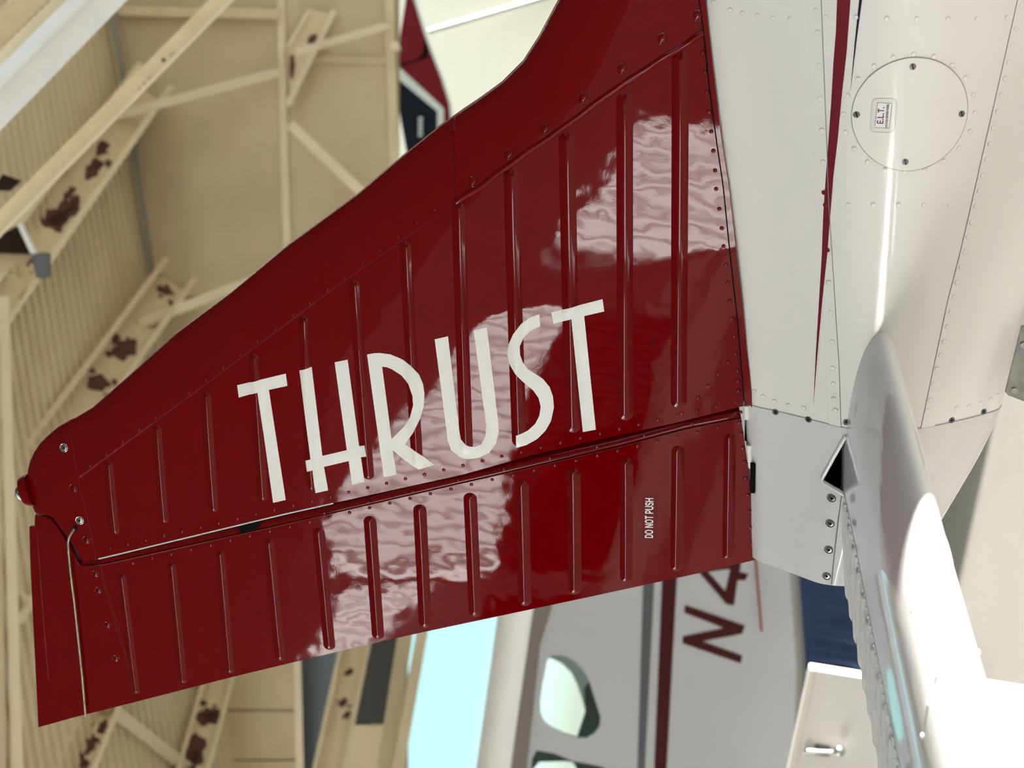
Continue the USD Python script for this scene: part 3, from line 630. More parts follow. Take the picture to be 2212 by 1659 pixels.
def loft(xs):
    V = []
    for x in xs:
        ring = [(YP - FW(x) * w, FBm(x) + (FT(x) - FBm(x)) * z) for w, z in PROF]
        ring += [(2 * YP - y, z) for y, z in ring[::-1][1:]]
        V.append([(x, y, z) for y, z in ring])
    return grid_mesh(np.array(V))
XS = -1.086
fus = obj('fuselage', fix(loft(np.concatenate([np.linspace(XS, 0.8, 90), np.linspace(0.85, 6.1, 50)]))), 'white_paint', plane, smooth=50, label='white riveted tail section of the fuselage')
tc_xs = np.linspace(-1.456, XS + 0.004, 60)
tcm = fix(loft(tc_xs))
hole_px = [(1827, 941), (1802, 985), (1775.4, 1034), (1777, 1040), (1788.7, 1047), (1813.5, 1061), (1822, 1068), (1850, 1064), (1856, 1000)]
hq = FU.hits(hole_px); hp = Polygon(hq)
c = tcm.triangles_center; inside = contains_xy(hp, c[:, 0], c[:, 2]) & (c[:, 1] < YP)
rimn = np.array(tcm.vertices); 
tcone = obj('tail_cone', trimesh.Trimesh(tcm.vertices + np.array([0, 0, 0]), tcm.faces[~inside], process=False), 'white_gloss', plane, smooth=50, label='white tail cone with a dark triangular opening')
obj('opening_pocket', drape(Fin(lambda X, Z: fus_y(X, Z)), hp.buffer(0.006), -0.06, 0.002, 0.02), 'black_void', tcone, label='dark inside of the opening')
obj('opening_rim', tube(FU.pt(dense(LineString(list(hq[:7])), 0.006), 0.0005), 0.0045, 10), 'white_gloss', tcone, smooth=True)
capring = loft([-1.456, -1.4561]);  # aft rim
obj('aft_bulkhead', fix(trimesh.Trimesh(*(lambda r: (np.vstack([r, r.mean(0)]), [[i, (i + 1) % len(r), len(r)] for i in range(len(r))]))(np.array(capring.vertices[:len(capring.vertices) // 2]) + np.array([0.004, 0, 0])), process=False)), 'dark_panel', tcone, smooth=False)
def ring_band(x, off, hw):
    V = []
    for dx, o in ((-hw, 0), (-hw, off), (hw, off), (hw, 0)):
        X_ = x + dx; ring = [(YP - (FW(X_) + o) * w - (o if w > 0 else 0) * 0, FBm(X_) - o + (FT(X_) - FBm(X_) + 2 * o) * z) for w, z in PROF]
        V.append([(X_, y, z) for y, z in ring])
    return grid_mesh(np.array(V))
obj('tail_seam', ring_band(XS, 0.0006, 0.0012), 'seam_grey', fus, smooth=False)
def fus_line(pts, r, mat, name, off=0.0004, parent=fus): return obj(name, tube(FU.pt(dense(LineString(FU.hits(pts)), 0.02), off), r, 6), mat, parent, smooth=True)
SEAM_U = [(1772, -40), (1774, 0), (1778, 108), (1785.6, 300), (1790, 430), (1803.5, 650), (1812, 782.6), (1817, 922)]
SEAM_L = [(2207, -40), (2198, 0), (2163, 156), (2123, 331), (2093, 464), (2073, 550), (2047, 650), (2017, 792), (1989, 925)]
# skin lap strips: a thin proud sheet either side of each seam
def strip(line, w, off, name, mat, parent=fus):
    q = FU.hits(line); pg = Polygon(np.vstack([q, (q + np.array([0, w]))[::-1]]))
    return obj(name, drape(FU, pg.buffer(0), off, off + 0.0006, 0.02), mat, parent, smooth=40)
strip(SEAM_U, 0.024, 0.0009, 'skin_lap', 'white_paint'); strip(SEAM_L, -0.030, 0.0009, 'skin_lap', 'white_paint')
fus_line(SEAM_U, 0.0010, 'seam_grey', 'skin_seam'); fus_line(SEAM_L, 0.0011, 'seam_grey', 'skin_seam')
st_l = [(1814, -60), (1808, 0), (1805.5, 69), (1800, 135.6), (1795.6, 217), (1789.6, 300), (1783, 391), (1778, 464), (1775, 550), (1769, 650), (1762, 766), (1757, 875)]
st_r = [(1765, 772.6), (1776, 650), (1786.7, 550), (1793, 470.7), (1800, 381), (1809.5, 300), (1818, 208), (1829, 108.5), (1837, 0), (1843, -60)]
obj('trim_stripe', drape(FU, Polygon(FU.hits(st_l + st_r)).buffer(0), 0.0013, 0.0009, 0.008), 'maroon_stripe', fus, smooth=40, label='maroon stripe tapering to a point')
obj('trim_stripe', drape(FU, Polygon(FU.hits([(1860, -60), (1855.7, 0), (1847, 83), (1836.5, 199), (1851, 83), (1862, 0), (1868, -60)])).buffer(0), 0.0011, 0.0009, 0.006), 'navy_stripe', fus, smooth=40, label='thin navy stripe tapering to a point')
rv_u = [(1762, 22), (1766, 70), (1769, 142), (1772, 212.5), (1775, 282), (1778, 350), (1780, 416), (1783, 443), (1784, 483), (1787, 540), (1790, 610), (1794.6, 675), (1797.6, 738), (1798.6, 795), (1800, 829), (1801, 861.5), (1804.6, 886)]
rv_l = [(2207.6, 10.6), (2195, 62), (2187, 98.8), (2179.5, 134), (2171, 170), (2163, 205.5), (2155, 241), (2146, 276), (2138.7, 310.6), (2131.4, 344.7), (2123, 379), (2115.5, 412.6), (2107.6, 446), (2099, 479.6), (2091.7, 512), (2084, 544), (2076, 577), (2068, 610), (2061, 642), (2054.5, 674), (2046.5, 705), (2040, 737), (2032, 767.7), (2024, 796.5), (2016.4, 830.7), (2009.8, 863.8), (2003, 887)]
rv_t = [(1540, 5), (1577, 21.7), (1603.5, 28), (1636.4, 33.8), (1670, 39), (1706, 40), (1785, 37), (1848, 37.5), (1916, 40), (1980.6, 41), (2047.6, 41.4), (2110.5, 40.8), (2175, 38.8)]
rv_m = [(1832, 443), (1886, 443), (1941, 443), (1996, 443), (2051, 443)]
rv_c = [(1629, 845.6), (1648, 856), (1673, 867), (1703, 875.4), (1736.6, 881.4), (2066, 882), (2093.6, 877), (2119, 871), (2140, 863), (2155.6, 853)]
rv_e = [(1929.5, 123.7), (1974, 117), (2018, 121.8), (2057, 140.5), (2086, 169), (2103, 205), (2106, 244), (2096, 283.6), (2072, 320), (2039, 348), (1998, 367), (1954.6, 372.6), (1911.4, 367), (1874, 349.6), (1845, 321), (1826.4, 285.7), (1822, 246.7), (1831.6, 206.6), (1854, 170.7), (1888, 142.4)]
rivets_at(Off(FU, 0.0012), rv_u[6:10], 0.0048, 0.0020, 'rivet', 'maroon_stripe', fus)
rivets_at(Off(FU, 0.0009), rv_u[:6] + rv_u[10:] + rv_l, 0.0050, 0.0020, 'rivet', 'white_fuselage_plate', fus)
rivets_at(FU, rv_t + rv_m + rv_c + rv_e, 0.0048, 0.0020, 'rivet', 'white_fuselage_plate', fus)
for p in [(1675, 890), (1746, 906), (1828.5, 912), (2056, 907.6), (2125, 889)]: screw(FU, p, 0.0048, 'dark_steel', fus)
for p in [(1796, 1076), (1793, 1130.7), (1790, 1187.7), (1785.6, 1244.5)]: screw(FU, p, 0.0066, 'steel', tcone, 'dark_steel')
fus_line([(1818, 1070), (1811, 1120), (1802, 1197), (1796, 1262)], 0.0013, 'screw_grey', 'tail_cone_joint', parent=tcone)
# ---- access panel
el = FU.hits([(1835.4, 246.7), (2095, 240), (1976.8, 129.6), (1959, 363.8)])
ec = (el[0] + el[1]) / 2 * 0.5 + (el[2] + el[3]) / 2 * 0.5; er = np.mean(np.linalg.norm(el - ec, axis=1))
pan = obj('access_panel', drape(FU, Point(ec).buffer(er, 24), 0.0018, 0.0018, 0.014), 'white_fuselage_plate', plane, smooth=40, label='round white access panel held by four slotted screws')
obj('panel_edge', tube(FU.pt(dense(Point(ec).buffer(er, 24).exterior, 0.01), 0.0006), 0.0013, 8), 'seam_grey', pan, smooth=True)
PO = Off(FU, 0.0018)
for p in [(1971.7, 144), (1850, 247.7), (2077.6, 246), (1955.5, 349.6)]:
    q = PO.hit(*p); s_ = obj('screw', blob(PO, q, 0.0062, 0.0009, 1.0, 16), 'screw_grey', pan, smooth=50)
    d = np.array([0.94, 0.34]) * 0.0052; n_ = np.array([-0.34, 0.94]) * 0.0009
    obj('screw_slot', drape(PO, Polygon([q - d - n_, q + d - n_, q + d + n_, q - d + n_]), 0.0013, 0.0006, 0.004), 'black_void', pan)
lq = PO.hits([(1884, 212), (1938, 213), (1932, 286), (1879, 285)])
lc = lq.mean(0); lx = unit((lq[0] + lq[1]) / 2 - (lq[2] + lq[3]) / 2); ly = np.array([-lx[1], lx[0]])
if ly @ (lq[0] - lq[1]) < 0: ly = -ly
LL, LH = np.linalg.norm(lq[0] - lq[3]), np.linalg.norm(lq[0] - lq[1])
sk = obj('sticker', drape(PO, rrect(lc, lx, ly, LL, LH, 0.010), 0.0003, 0.0002, 0.01), 'label_film', plane, label='rounded clear sticker reading E.L.T.')
obj('sticker_edge', tube(PO.pt(dense(rrect(lc, lx, ly, LL, LH, 0.010).exterior, 0.003), 0.0003), 0.00028, 5), 'seam_grey', sk, smooth=True)
iq = PO.hits([(1895.5, 221.5), (1927, 223.5), (1920.5, 277), (1889.5, 275)])
obj('sticker_field', drape(PO, Polygon(iq).buffer(0.0008), 0.0005, 0.0002, 0.01), 'label_white', sk)
ds = []
ring = LineString(list(iq) + [iq[0]]); n_d = 36
for k in range(n_d):
    a, b = ring.interpolate((k + 0.18) / n_d, normalized=True), ring.interpolate((k + 0.70) / n_d, normalized=True)
    ds.append(drape(PO, LineString([a, b]).buffer(0.00065, cap_style=2), 0.0008, 0.0003, 0.004))
obj('dashed_border', cat(ds), 'maroon_ink', sk, smooth=False)
t1 = PO.hits([(1897.5, 230.5), (1911.5, 231.2), (1907.0, 267.5), (1893.6, 266.5)])
text_on(PO, 'E.L.T.', t1.mean(0), lx, ly, np.linalg.norm(t1[0] - t1[3]), np.linalg.norm(t1[0] - t1[1]), 0.0009, 'maroon_ink', sk, bold=True, label='maroon letters E.L.T.')
t2 = PO.hits([(1916.3, 224.5), (1921.3, 225), (1915.3, 276.5), (1910.7, 276)])
text_on(PO, 'LOCATED BEHIND PANEL', t2.mean(0), lx, ly, np.linalg.norm(t2[0] - t2[3]), np.linalg.norm(t2[0] - t2[1]), 0.0009, 'maroon_ink', sk, bold=True, label='small maroon words LOCATED BEHIND PANEL')

# ---- horizontal stabilizer and elevator
SY = np.array([3.20, 3.00, 2.98, 2.30, 1.80, 1.0])
SLE = PchipInterpolator(SY[::-1], np.array([-0.83, -0.865, -0.868, -1.005, -1.085, -1.20])[::-1])
STE = PchipInterpolator(SY[::-1], np.array([-1.445, -1.470, -1.472, -1.552, -1.605, -1.69])[::-1])
STH = PchipInterpolator(SY[::-1], np.array([0.088, 0.087, 0.0865, 0.080, 0.075, 0.068])[::-1])
ZLE, ZTE = 1.129, 1.174
def naca(c): return 5 * (0.2969 * np.sqrt(c) - 0.126 * c - 0.3516 * c ** 2 + 0.2843 * c ** 3 - 0.1036 * c ** 4)
def stab_z(X, Y, side=1):
    ch = SLE(Y) - STE(Y); c = np.clip((SLE(Y) - X) / ch, 0, 1)
    return ZLE + (ZTE - ZLE) * c + side * STH(Y) * (naca(c) + 0.010 * c)
HINGE = 0.60
def foil(c0, c1, ys, nc=34, close_le=True, off=0.0):
    cu = c0 + (c1 - c0) * (1 - np.cos(np.linspace(0, math.pi / 2, nc))) if c0 == 0 else np.linspace(c0, c1, nc)
    V = []
    for y in ys:
        le, ch = float(SLE(y)), float(SLE(y) - STE(y))
        up = [(le - ch * c, y, float(stab_z(le - ch * c, y, 1)) + off) for c in cu]
        lo = [(le - ch * c, y, float(stab_z(le - ch * c, y, -1)) - off) for c in cu]
        V.append(lo[::-1] + up[(1 if c0 == 0 else 0):] + [lo[-1]])
    return fix(grid_mesh(np.array(V)))
ys_ = np.linspace(3.2, 1.0, 90)
stab = obj('horizontal_stabilizer', foil(0.0, HINGE, ys_), 'white_gloss', plane, smooth=40, label='glossy white horizontal stabilizer reaching towards the camera')
elev = obj('elevator', foil(HINGE + 0.012, 1.0, np.linspace(3.13, 1.0, 80), nc=18), 'white_gloss', plane, smooth=40, label='white elevator with pressed beads')
class Deck:                                             # upper surface of the tailplane, as a sheet over (x, y)
    def pt(s, q, off=0.0):
        q = np.atleast_2d(q); return np.stack([q[:, 0], q[:, 1], stab_z(q[:, 0], q[:, 1], 1) + off], 1)
SD = Deck()
for k in range(20):
    y = 3.02 - k * 0.082
    le, ch = float(SLE(y)), float(SLE(y) - STE(y))
    obj('stiffening_bead', bead(SD, (le - ch * 0.66, y), (le - ch * 0.985, y), 0.013, 0.0042), 'white_gloss', elev, smooth=40)
ms = []
for k in range(70):
    y = 3.02 - k * 0.028; le, ch = float(SLE(y)), float(SLE(y) - STE(y))
    ms.append(blob(SD, (le - ch * 0.625, y), 0.0042, 0.0022, 1.0, 8))
obj('rivet_row', cat(ms), 'white_gloss', elev, smooth=50, kind='stuff')
def wrap_band(y, c_end, r, n=26):
    P = []
    for s, cs in ((-1, np.linspace(c_end, 0, n) ** 1.0), (1, np.linspace(0, c_end, n)[1:])):
        for c_ in cs:
            c2 = c_ * c_ / c_end; yy = y - 0.10 * (c2 / c_end); le, ch = float(SLE(yy)), float(SLE(yy) - STE(yy)); P.append((le - ch * c2, yy, float(stab_z(le - ch * c2, yy, s)) + s * 0.0003))
    return tube(P, r, 6)
obj('root_seam', wrap_band(2.33, 0.16, 0.0009), 'seam_grey', stab, smooth=True)
for yy in (2.03,):
    for c_, s in ((0.11, 1), (0.20, 1), (0.30, 1), (0.42, 1), (0.045, 1), (0.008, -1), (0.04, -1)):
        le, ch = float(SLE(yy)), float(SLE(yy) - STE(yy)); p = np.array([le - ch * c_, yy, float(stab_z(le - ch * c_, yy, s))])
        m = trimesh.creation.icosphere(2, 0.0048); m.apply_scale([1, 1, 0.6]); m.apply_translation(p); obj('rivet', m, 'white_gloss', stab, smooth=True)
# ---- bracket under the tail, wing, cabin side and undercarriage (mostly outside the frame)
bp_ = [at_y(u, v, 3.066) for u, v in [(2208, 706), (2173, 849), (2178, 854), (2262, 886), (2300, 700)]]
_m = trimesh.creation.extrude_polygon(Polygon([(p[0], p[2]) for p in bp_]), 0.012, engine='earcut'); _v = np.array(_m.vertices)
brk = obj('tail_bracket', fix(trimesh.Trimesh(np.stack([_v[:, 0], 3.066 + _v[:, 2], _v[:, 1]], 1), _m.faces, process=False)), 'plate_grey', plane, smooth=False, label='bare grey metal bracket under the tail')
for (u, v) in ((2191, 843), (2210, 745)):
    m = trimesh.creation.cylinder(0.0058, 0.006, sections=18); m.apply_transform(trimesh.transformations.rotation_matrix(math.pi / 2, [1, 0, 0])); m.apply_translation(at_y(u, v, 3.064)); obj('bracket_rivet', m, 'steel', brk, smooth=40)
wg = trimesh.creation.extrude_polygon(Polygon([(0, -0.02), (0.10, 0.07), (0.45, 0.12), (1.0, 0.09), (1.55, 0.0), (1.0, -0.04), (0.4, -0.06), (0.1, -0.06)]), 10.4)
T = np.eye(4); T[:3, 0], T[:3, 1], T[:3, 2], T[:3, 3] = [-1, 0, 0], [0, 0, 1], [0, 1, 0], [4.6, YP - 5.2, 2.05]
wg.apply_transform(T); obj('wing', fix(wg), 'white_paint', plane, smooth=30)
def gz(x): return EYE_A[2] - (EYE[2] + x * math.sin(PITCH)) / math.cos(PITCH)      # the ground in the aircraft's frame
def wheel_at(x, y, R, r, parent):
    m = trimesh.creation.torus(R, r); m.apply_transform(trimesh.transformations.rotation_matrix(math.pi / 2, [1, 0, 0])); m.apply_translation([x, y, gz(x) + (R + r) / math.cos(PITCH) + 0.002]); obj('wheel', m, 'tyre', parent, smooth=True)
for s in (-1, 1):
    leg = obj('landing_gear_leg', tube([[3.7, YP + s * 0.45, 0.66], [3.65, YP + s * 0.9, 0.25], [3.6, YP + s * 1.2, gz(3.6) + 0.2]], 0.035), 'white_paint', plane, smooth=True)
    wheel_at(3.6, YP + s * 1.28, 0.13, 0.065, leg)
leg = obj('tail_wheel_leg', tube([[-0.72, YP, 0.84], [-0.95, YP, 0.45], [-1.05, YP, gz(-1.05) + 0.10]], 0.022), 'plate_grey', plane, smooth=True)
wheel_at(-1.05, YP - 0.05, 0.07, 0.035, leg)

# ================================================================== the white aircraft behind, with its registration on the side
def cz(p): return (p[0] / 2.458 + 850, p[1] / 2.458 + 1200)
PD, PW_ = 8.4, 1.05
class Wall2:                                            # plates in a vertical plane facing the camera, coordinates (along HX, z)
    def __init__(s, D): s.D = D
    def q(s, u, v): p = at_d(u, v, s.D); return np.array([p @ HX, p[2]])
    def p3(s, q, dd=0.0): return HX * q[0] + HY * (s.D + dd) + HZ * q[1]
W8, W9 = Wall2(PD), Wall2(PD + PW_)
def plate(Wl, px, dd, thick, mat, name, parent, holes=(), smooth=False, label=None, bevel=True, mesh_only=False):
    pg = Polygon([Wl.q(*p) for p in px], [[Wl.q(*p) for p in h] for h in holes]).buffer(0)
    m = trimesh.creation.extrude_polygon(pg, thick, engine='earcut')
    V = np.array(m.vertices); V = np.stack([Wl.p3(v[:2], dd + v[2]) for v in V])
    m = fix(trimesh.Trimesh(V, m.faces, process=False))
    return m if mesh_only else obj(name, m, mat, parent, smooth=smooth, label=label)
p2 = thing('airplane', 'parked grey-white airplane with N4 in dark red on its side, behind the rudder', 'airplane')
win1 = [cz(p) for p in [(835, 530), (900, 530), (960, 560), (1010, 610), (1040, 670), (1075, 780), (1100, 860), (1095, 910), (1070, 945), (1030, 970), (980, 968), (900, 945), (830, 910), (795, 880), (780, 840), (778, 780), (790, 690), (805, 620), (815, 560)]]
win2 = [cz(p) for p in [(760, 1035), (850, 1050), (950, 1090), (1100, 1120), (1200, 1165), (1215, 1300), (1190, 1420), (760, 1420), (715, 1300), (735, 1080)]]
top_px = [(1215, 1180), (1188, 1314), (1163, 1395), (1143, 1586), (1135, 1659), (1118, 1780), (1118, 1980)]
bot_px = [(1700, 1980), (1712, 1780), (1714, 1659), (1720, 1440), (1706, 1245), (1690, 1000), (1660, 600), (1640, 300), (1560, 300), (1480, 600), (1330, 900)]
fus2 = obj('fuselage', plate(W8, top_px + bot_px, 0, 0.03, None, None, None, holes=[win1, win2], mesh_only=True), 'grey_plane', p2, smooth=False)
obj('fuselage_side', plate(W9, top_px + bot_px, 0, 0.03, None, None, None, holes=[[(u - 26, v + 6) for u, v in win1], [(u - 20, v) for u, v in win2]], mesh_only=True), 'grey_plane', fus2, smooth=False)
for w in (win1, win2):
    wpath = plate(W8, w, 0.008, 0.008, 'window_glass', 'window', p2, label='green tinted cabin window')
def rail(pxs, dd0, dd1, up, n=10):
    """A curved roof between the near and the far side of the cabin, rising by up (m)."""
    V = []
    for (u, v) in pxs:
        q = W8.q(u, v); row = []
        for t in np.linspace(0, math.pi, n):
            row.append(W8.p3(np.array([q[0], q[1] + up * math.sin(t) ** 0.9]), dd0 + (dd1 - dd0) * (1 - math.cos(t)) / 2))
        V.append(row)
    return fix(grid_mesh(np.array(V)))
rl = [(1151 + (v - 1322) * -0.1395, v) for v in (1000, 1150, 1322, 1440, 1566, 1659, 1800, 1980)]
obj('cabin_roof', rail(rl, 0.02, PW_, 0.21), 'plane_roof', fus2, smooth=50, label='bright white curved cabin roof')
obj('roof_trim', plate(W8, [(1195, 1180), (1151, 1322), (1116, 1566), (1104, 1659), (1088, 1800), (1088, 1980), (1122, 1980), (1122, 1780), (1138, 1659), (1146, 1586), (1166, 1395), (1191, 1314), (1218, 1180)], -0.012, 0.04, None, None, None, mesh_only=True), 'plane_brown', fus2, label='dark brown trim strip under the roof')
obj('trim_stripe', plate(W8, [(1391, 1150), (1389, 1269), (1377, 1659), (1370, 1980), (1386, 1980), (1393, 1659), (1413, 1263), (1416, 1150)], -0.004, 0.004, None, None, None, mesh_only=True), 'trim_charcoal', fus2, label='charcoal stripe')
obj('trim_stripe', plate(W8, [(1436, 1150), (1430, 1257), (1413, 1659), (1404, 1980), (1430, 1980), (1440, 1659), (1462, 1249), (1468, 1150)], -0.004, 0.004, None, None, None, mesh_only=True), 'dark_red', fus2, label='dark red stripe')
obj('registration_letter', plate(W8, [cz(p) for p in [(1548, 262), (1865, 372), (1850, 415), (1640, 455), (1852, 532), (1843, 572), (1535, 465), (1535, 430), (1755, 385), (1543, 302)]], -0.004, 0.004, None, None, None, mesh_only=True), 'dark_red', fus2, label='dark red letter N')
obj('registration_letter', plate(W8, [cz(p) for p in [(1598, 60), (1768, 258), (1808, 265), (1826, 130), (1868, 132), (1884, 96), (1838, 88), (1856, -20), (1815, -24), (1798, 40), (1640, 40)]], -0.004, 0.004, None, None, None, holes=[[cz(p) for p in [(1668, 85), (1762, 190), (1788, 70)]]], mesh_only=True), 'dark_red', fus2, label='dark red figure 4')
paint('seat_green', (0.015, 0.035, 0.028), rough=0.7)
W_in = Wall2(PD + 0.5)
for sp in ([(1262, 1492), (1285, 1470), (1330, 1500), (1330, 1612), (1246, 1600), (1264, 1545)], [(1130, 1606), (1345, 1650), (1420, 1690), (1250, 1668), (1236, 1644), (1165, 1646), (1120, 1700)]):
    plate(W_in, sp, 0.0, 0.12, 'seat_green', 'seat', p2, label='dark green seat inside the cabin')
obj('antenna_rod', tube([at_d(1632, 1205, PD - 0.02), at_d(1645, 1364, PD - 0.05)], 0.006, 8), 'far_red', p2, smooth=True)
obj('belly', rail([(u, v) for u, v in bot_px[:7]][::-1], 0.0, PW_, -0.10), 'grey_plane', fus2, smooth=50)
for (v, dd) in ((1560, 0.0), (1560, PW_), (1800, PW_ / 2)):
    b = at_d(1700, v, PD) + HY * dd; b[2] = 0.0
    t0 = at_d(1690, v, PD) + HY * (PW_ / 2)
    lg = obj('landing_gear_leg', tube([t0, b + np.array([0, 0, 0.2])], 0.03), 'grey_plane', p2, smooth=True)
    m = trimesh.creation.torus(0.14, 0.06); T = np.eye(4); T[:3, 0], T[:3, 1], T[:3, 2], T[:3, 3] = HX, HZ, HY, b + HZ * 0.199
    m.apply_transform(T); obj('wheel', m, 'tyre', lg, smooth=True)

# ---- third aircraft: only the tail shows beyond the hangar opening
W16 = Wall2(16.0)
def cr(p): return (p[0] / 3.386 + 600, p[1] / 3.386)
p3 = thing('airplane', 'distant airplane with a red and navy tail fin split by a white band', 'airplane')
redp = [cr(p) for p in [(930, -200), (935, 0), (895, 250), (878, 440), (870, 488), (1195, 790), (1215, 910), (1215, 1010), (1262, 850), (1253, 760), (1190, 560), (1122, 390), (1070, 245), (995, 0), (960, -120), (950, -200)]]
f3 = plate(W16, redp, 0, 0.09, 'far_red', 'tail_fin', p3)
plate(W16, [cr(p) for p in [(995, 0), (1070, 245), (1122, 390), (1190, 560), (1253, 760), (1262, 850), (1275, 845), (1266, 755), (1203, 550), (1136, 385), (1084, 240), (1010, 0), (980, -110), (966, -110)]], -0.01, 0.11, 'far_white', 'fin_edge', f3, label='white leading edge')
plate(W16, [cr(p) for p in [(845, 470), (875, 480), (1200, 780), (1216, 800), (1216, 940), (1168, 1000), (1168, 815), (860, 560), (845, 545)]], -0.015, 0.12, 'far_white', 'band', f3, label='white band')
plate(W16, [cr(p) for p in [(800, 520), (860, 556), (1170, 812), (1170, 1000), (1000, 1250), (940, 1100), (895, 850), (868, 640), (800, 640)]], -0.005, 0.10, 'far_navy', 'lower_fin', f3, label='navy lower half of the fin')
plate(W16, [cr(p) for p in [(1000, 445), (1060, 400), (1075, 300), (1095, 285), (1095, 420), (1000, 452), (905, 482), (880, 480), (900, 468)]], -0.008, 0.02, 'black_void', 'hinge_gap', f3)
plate(W16, [cr(p) for p in [(1028, 850), (1062, 850), (1062, 1010), (1024, 1010)]], -0.009, 0.006, 'far_navy', 'marking', f3)
for k in range(5): plate(W16, [cr(p) for p in [(1030, 860 + k * 30), (1060, 856 + k * 30), (1058, 876 + k * 30), (1028, 880 + k * 30)]], -0.011, 0.004, 'far_white', 'marking', f3)
tb = [at_d(u, v, 16.2) for u, v in ((1010, 330), (1110, 420), (1230, 620), (1290, 860))]
b3 = obj('fuselage', tube(tb, [0.12, 0.28, 0.5, 0.6], 20), 'far_white', p3, smooth=True)
for k in (1, 3):
    b = tb[k].copy(); lg = obj('landing_gear_leg', tube([b, np.array([b[0], b[1], 0.1])], 0.04), 'far_white', p3, smooth=True)
    m = trimesh.creation.torus(0.14, 0.06); T = np.eye(4); T[:3, 0], T[:3, 1], T[:3, 2], T[:3, 3] = HX, HZ, HY, np.array([b[0], b[1], 0.199]); m.apply_transform(T); obj('wheel', m, 'tyre', lg, smooth=True)

# ---- things standing on the floor behind
def rbox(c, ax, ay, sx, sy, sz, r=0.01):
    import manifold3d as m3
    s = m3.Manifold.sphere(r, 16); pts = []
    h = [s.translate([x * (sx / 2 - r), y * (sy / 2 - r), z * (sz / 2 - r)]) for x in (-1, 1) for y in (-1, 1) for z in (-1, 1)]
    mm = m3.Manifold.batch_hull(h).to_mesh(); m = trimesh.Trimesh(mm.vert_properties[:, :3], mm.tri_verts)
    T = np.eye(4); T[:3, 0], T[:3, 1], T[:3, 2], T[:3, 3] = ax, ay, np.cross(ax, ay), c; m.apply_transform(T); return m
# white cabinet
CD = 7.72
zt = at_d(1738, 1520, CD)[2]; cR = at_d(1800, 1451, CD); cb = cR @ HX
cw = 1.1; CAX, CAY = np.array([1.0, 0, 0]), np.array([0, 1.0, 0])
cab_c = np.array([cR[0] - cw / 2, cR[1] + 0.03, zt / 2])
cab = thing('cabinet', 'off-white metal cabinet with a lever handle standing left of the white stabilizer', 'cabinet')
obj('body', rbox(cab_c, CAX, CAY, cw, 0.06, zt, 0.012), 'cabinet_white', cab, smooth=40)
obj('top_edge', rbox(cab_c + HZ * (zt / 2 - 0.015) - CAY * 0.034, CAX, CAY, cw + 0.01, 0.03, 0.034, 0.006), 'cabinet_edge', cab, smooth=40, label='beige top edge strip')
def on_front(u, v, out): d = ray(u, v); return EYE + d * ((cR[1] - out) - EYE[1]) / d[1]
hz0, hz1 = on_front(1738, 1623, 0.03), on_front(1800, 1624, 0.06)
hd = obj('handle', tube([hz0, hz0 * 0.5 + hz1 * 0.5, hz1], [0.018, 0.010, 0.010], 12), 'steel', cab, smooth=40, label='metal lever handle')
m = trimesh.creation.icosphere(2, 0.03); m.apply_translation(on_front(1812, 1622, 0.06)); obj('handle_knob', m, 'steel', hd, smooth=True)
obj('handle_plate', rbox(on_front(1776, 1621, 0.012), CAX, CAY, 0.05, 0.03, 0.08, 0.008), 'dark_steel', hd, smooth=40)
# blue covered box
BD = 9.85
p0, p1 = at_d(1700, 1440, BD), at_d(1720, 1180, BD); zb = at_d(1722, 1300, BD)[2] + 0.02
n_, m_ = 60, 24; V = []
for i, s in enumerate(np.linspace(0, 1, n_)):
    row = []
    for j, t in enumerate(np.linspace(0, 1, m_)):
        fold = 0.012 * math.sin(s * 30) * t + 0.006 * math.sin(s * 71 + 2) * t
        b = HX * ((p0 @ HX) * (1 - s) + (p1 @ HX) * s) + HY * (BD + fold - 0.05 * t) + HZ * (zb * (1 - t))
        row.append(b)
    V.append([row[0] + HY * 0.6] + row)
bt_ = thing('equipment_trolley', 'dark blue cloth covered trolley standing under the white airplane', 'trolley')
obj('blue_cover', fix(grid_mesh(np.array(V))), 'blue_tarp', bt_, smooth=50)
cc = (p0 + p1) / 2; obj('body', rbox(HX * (cc @ HX) + HY * (BD + 0.36) + HZ * (zb / 2), HX, HY, abs((p0 - p1) @ HX) - 0.02, 0.5, zb - 0.03, 0.02), 'dark_steel', bt_, smooth=40)
# white bin at the lower right corner
bx = at_z(2170, 1470, 0.42); bd = bx @ HY
wb = thing('storage_bin', 'bright white plastic bin on the sunlit floor in the lower right corner', 'bin')
top = 0.42
q0 = at_d(2140, 1466, bd)
bc_ = HX * (q0 @ HX - 0.42) + HY * (bd + 0.25); zt2 = at_d(2136, 1500, bd)[2]
obj('body', rbox(bc_ + HZ * (zt2 / 2), HX, HY, 0.7, 0.5, zt2, 0.04), 'far_white', wb, smooth=50)
obj('lid', rbox(bc_ + HZ * (zt2 - 0.02), HX, HY, 0.72, 0.52, 0.05, 0.02), 'far_white', wb, smooth=50)

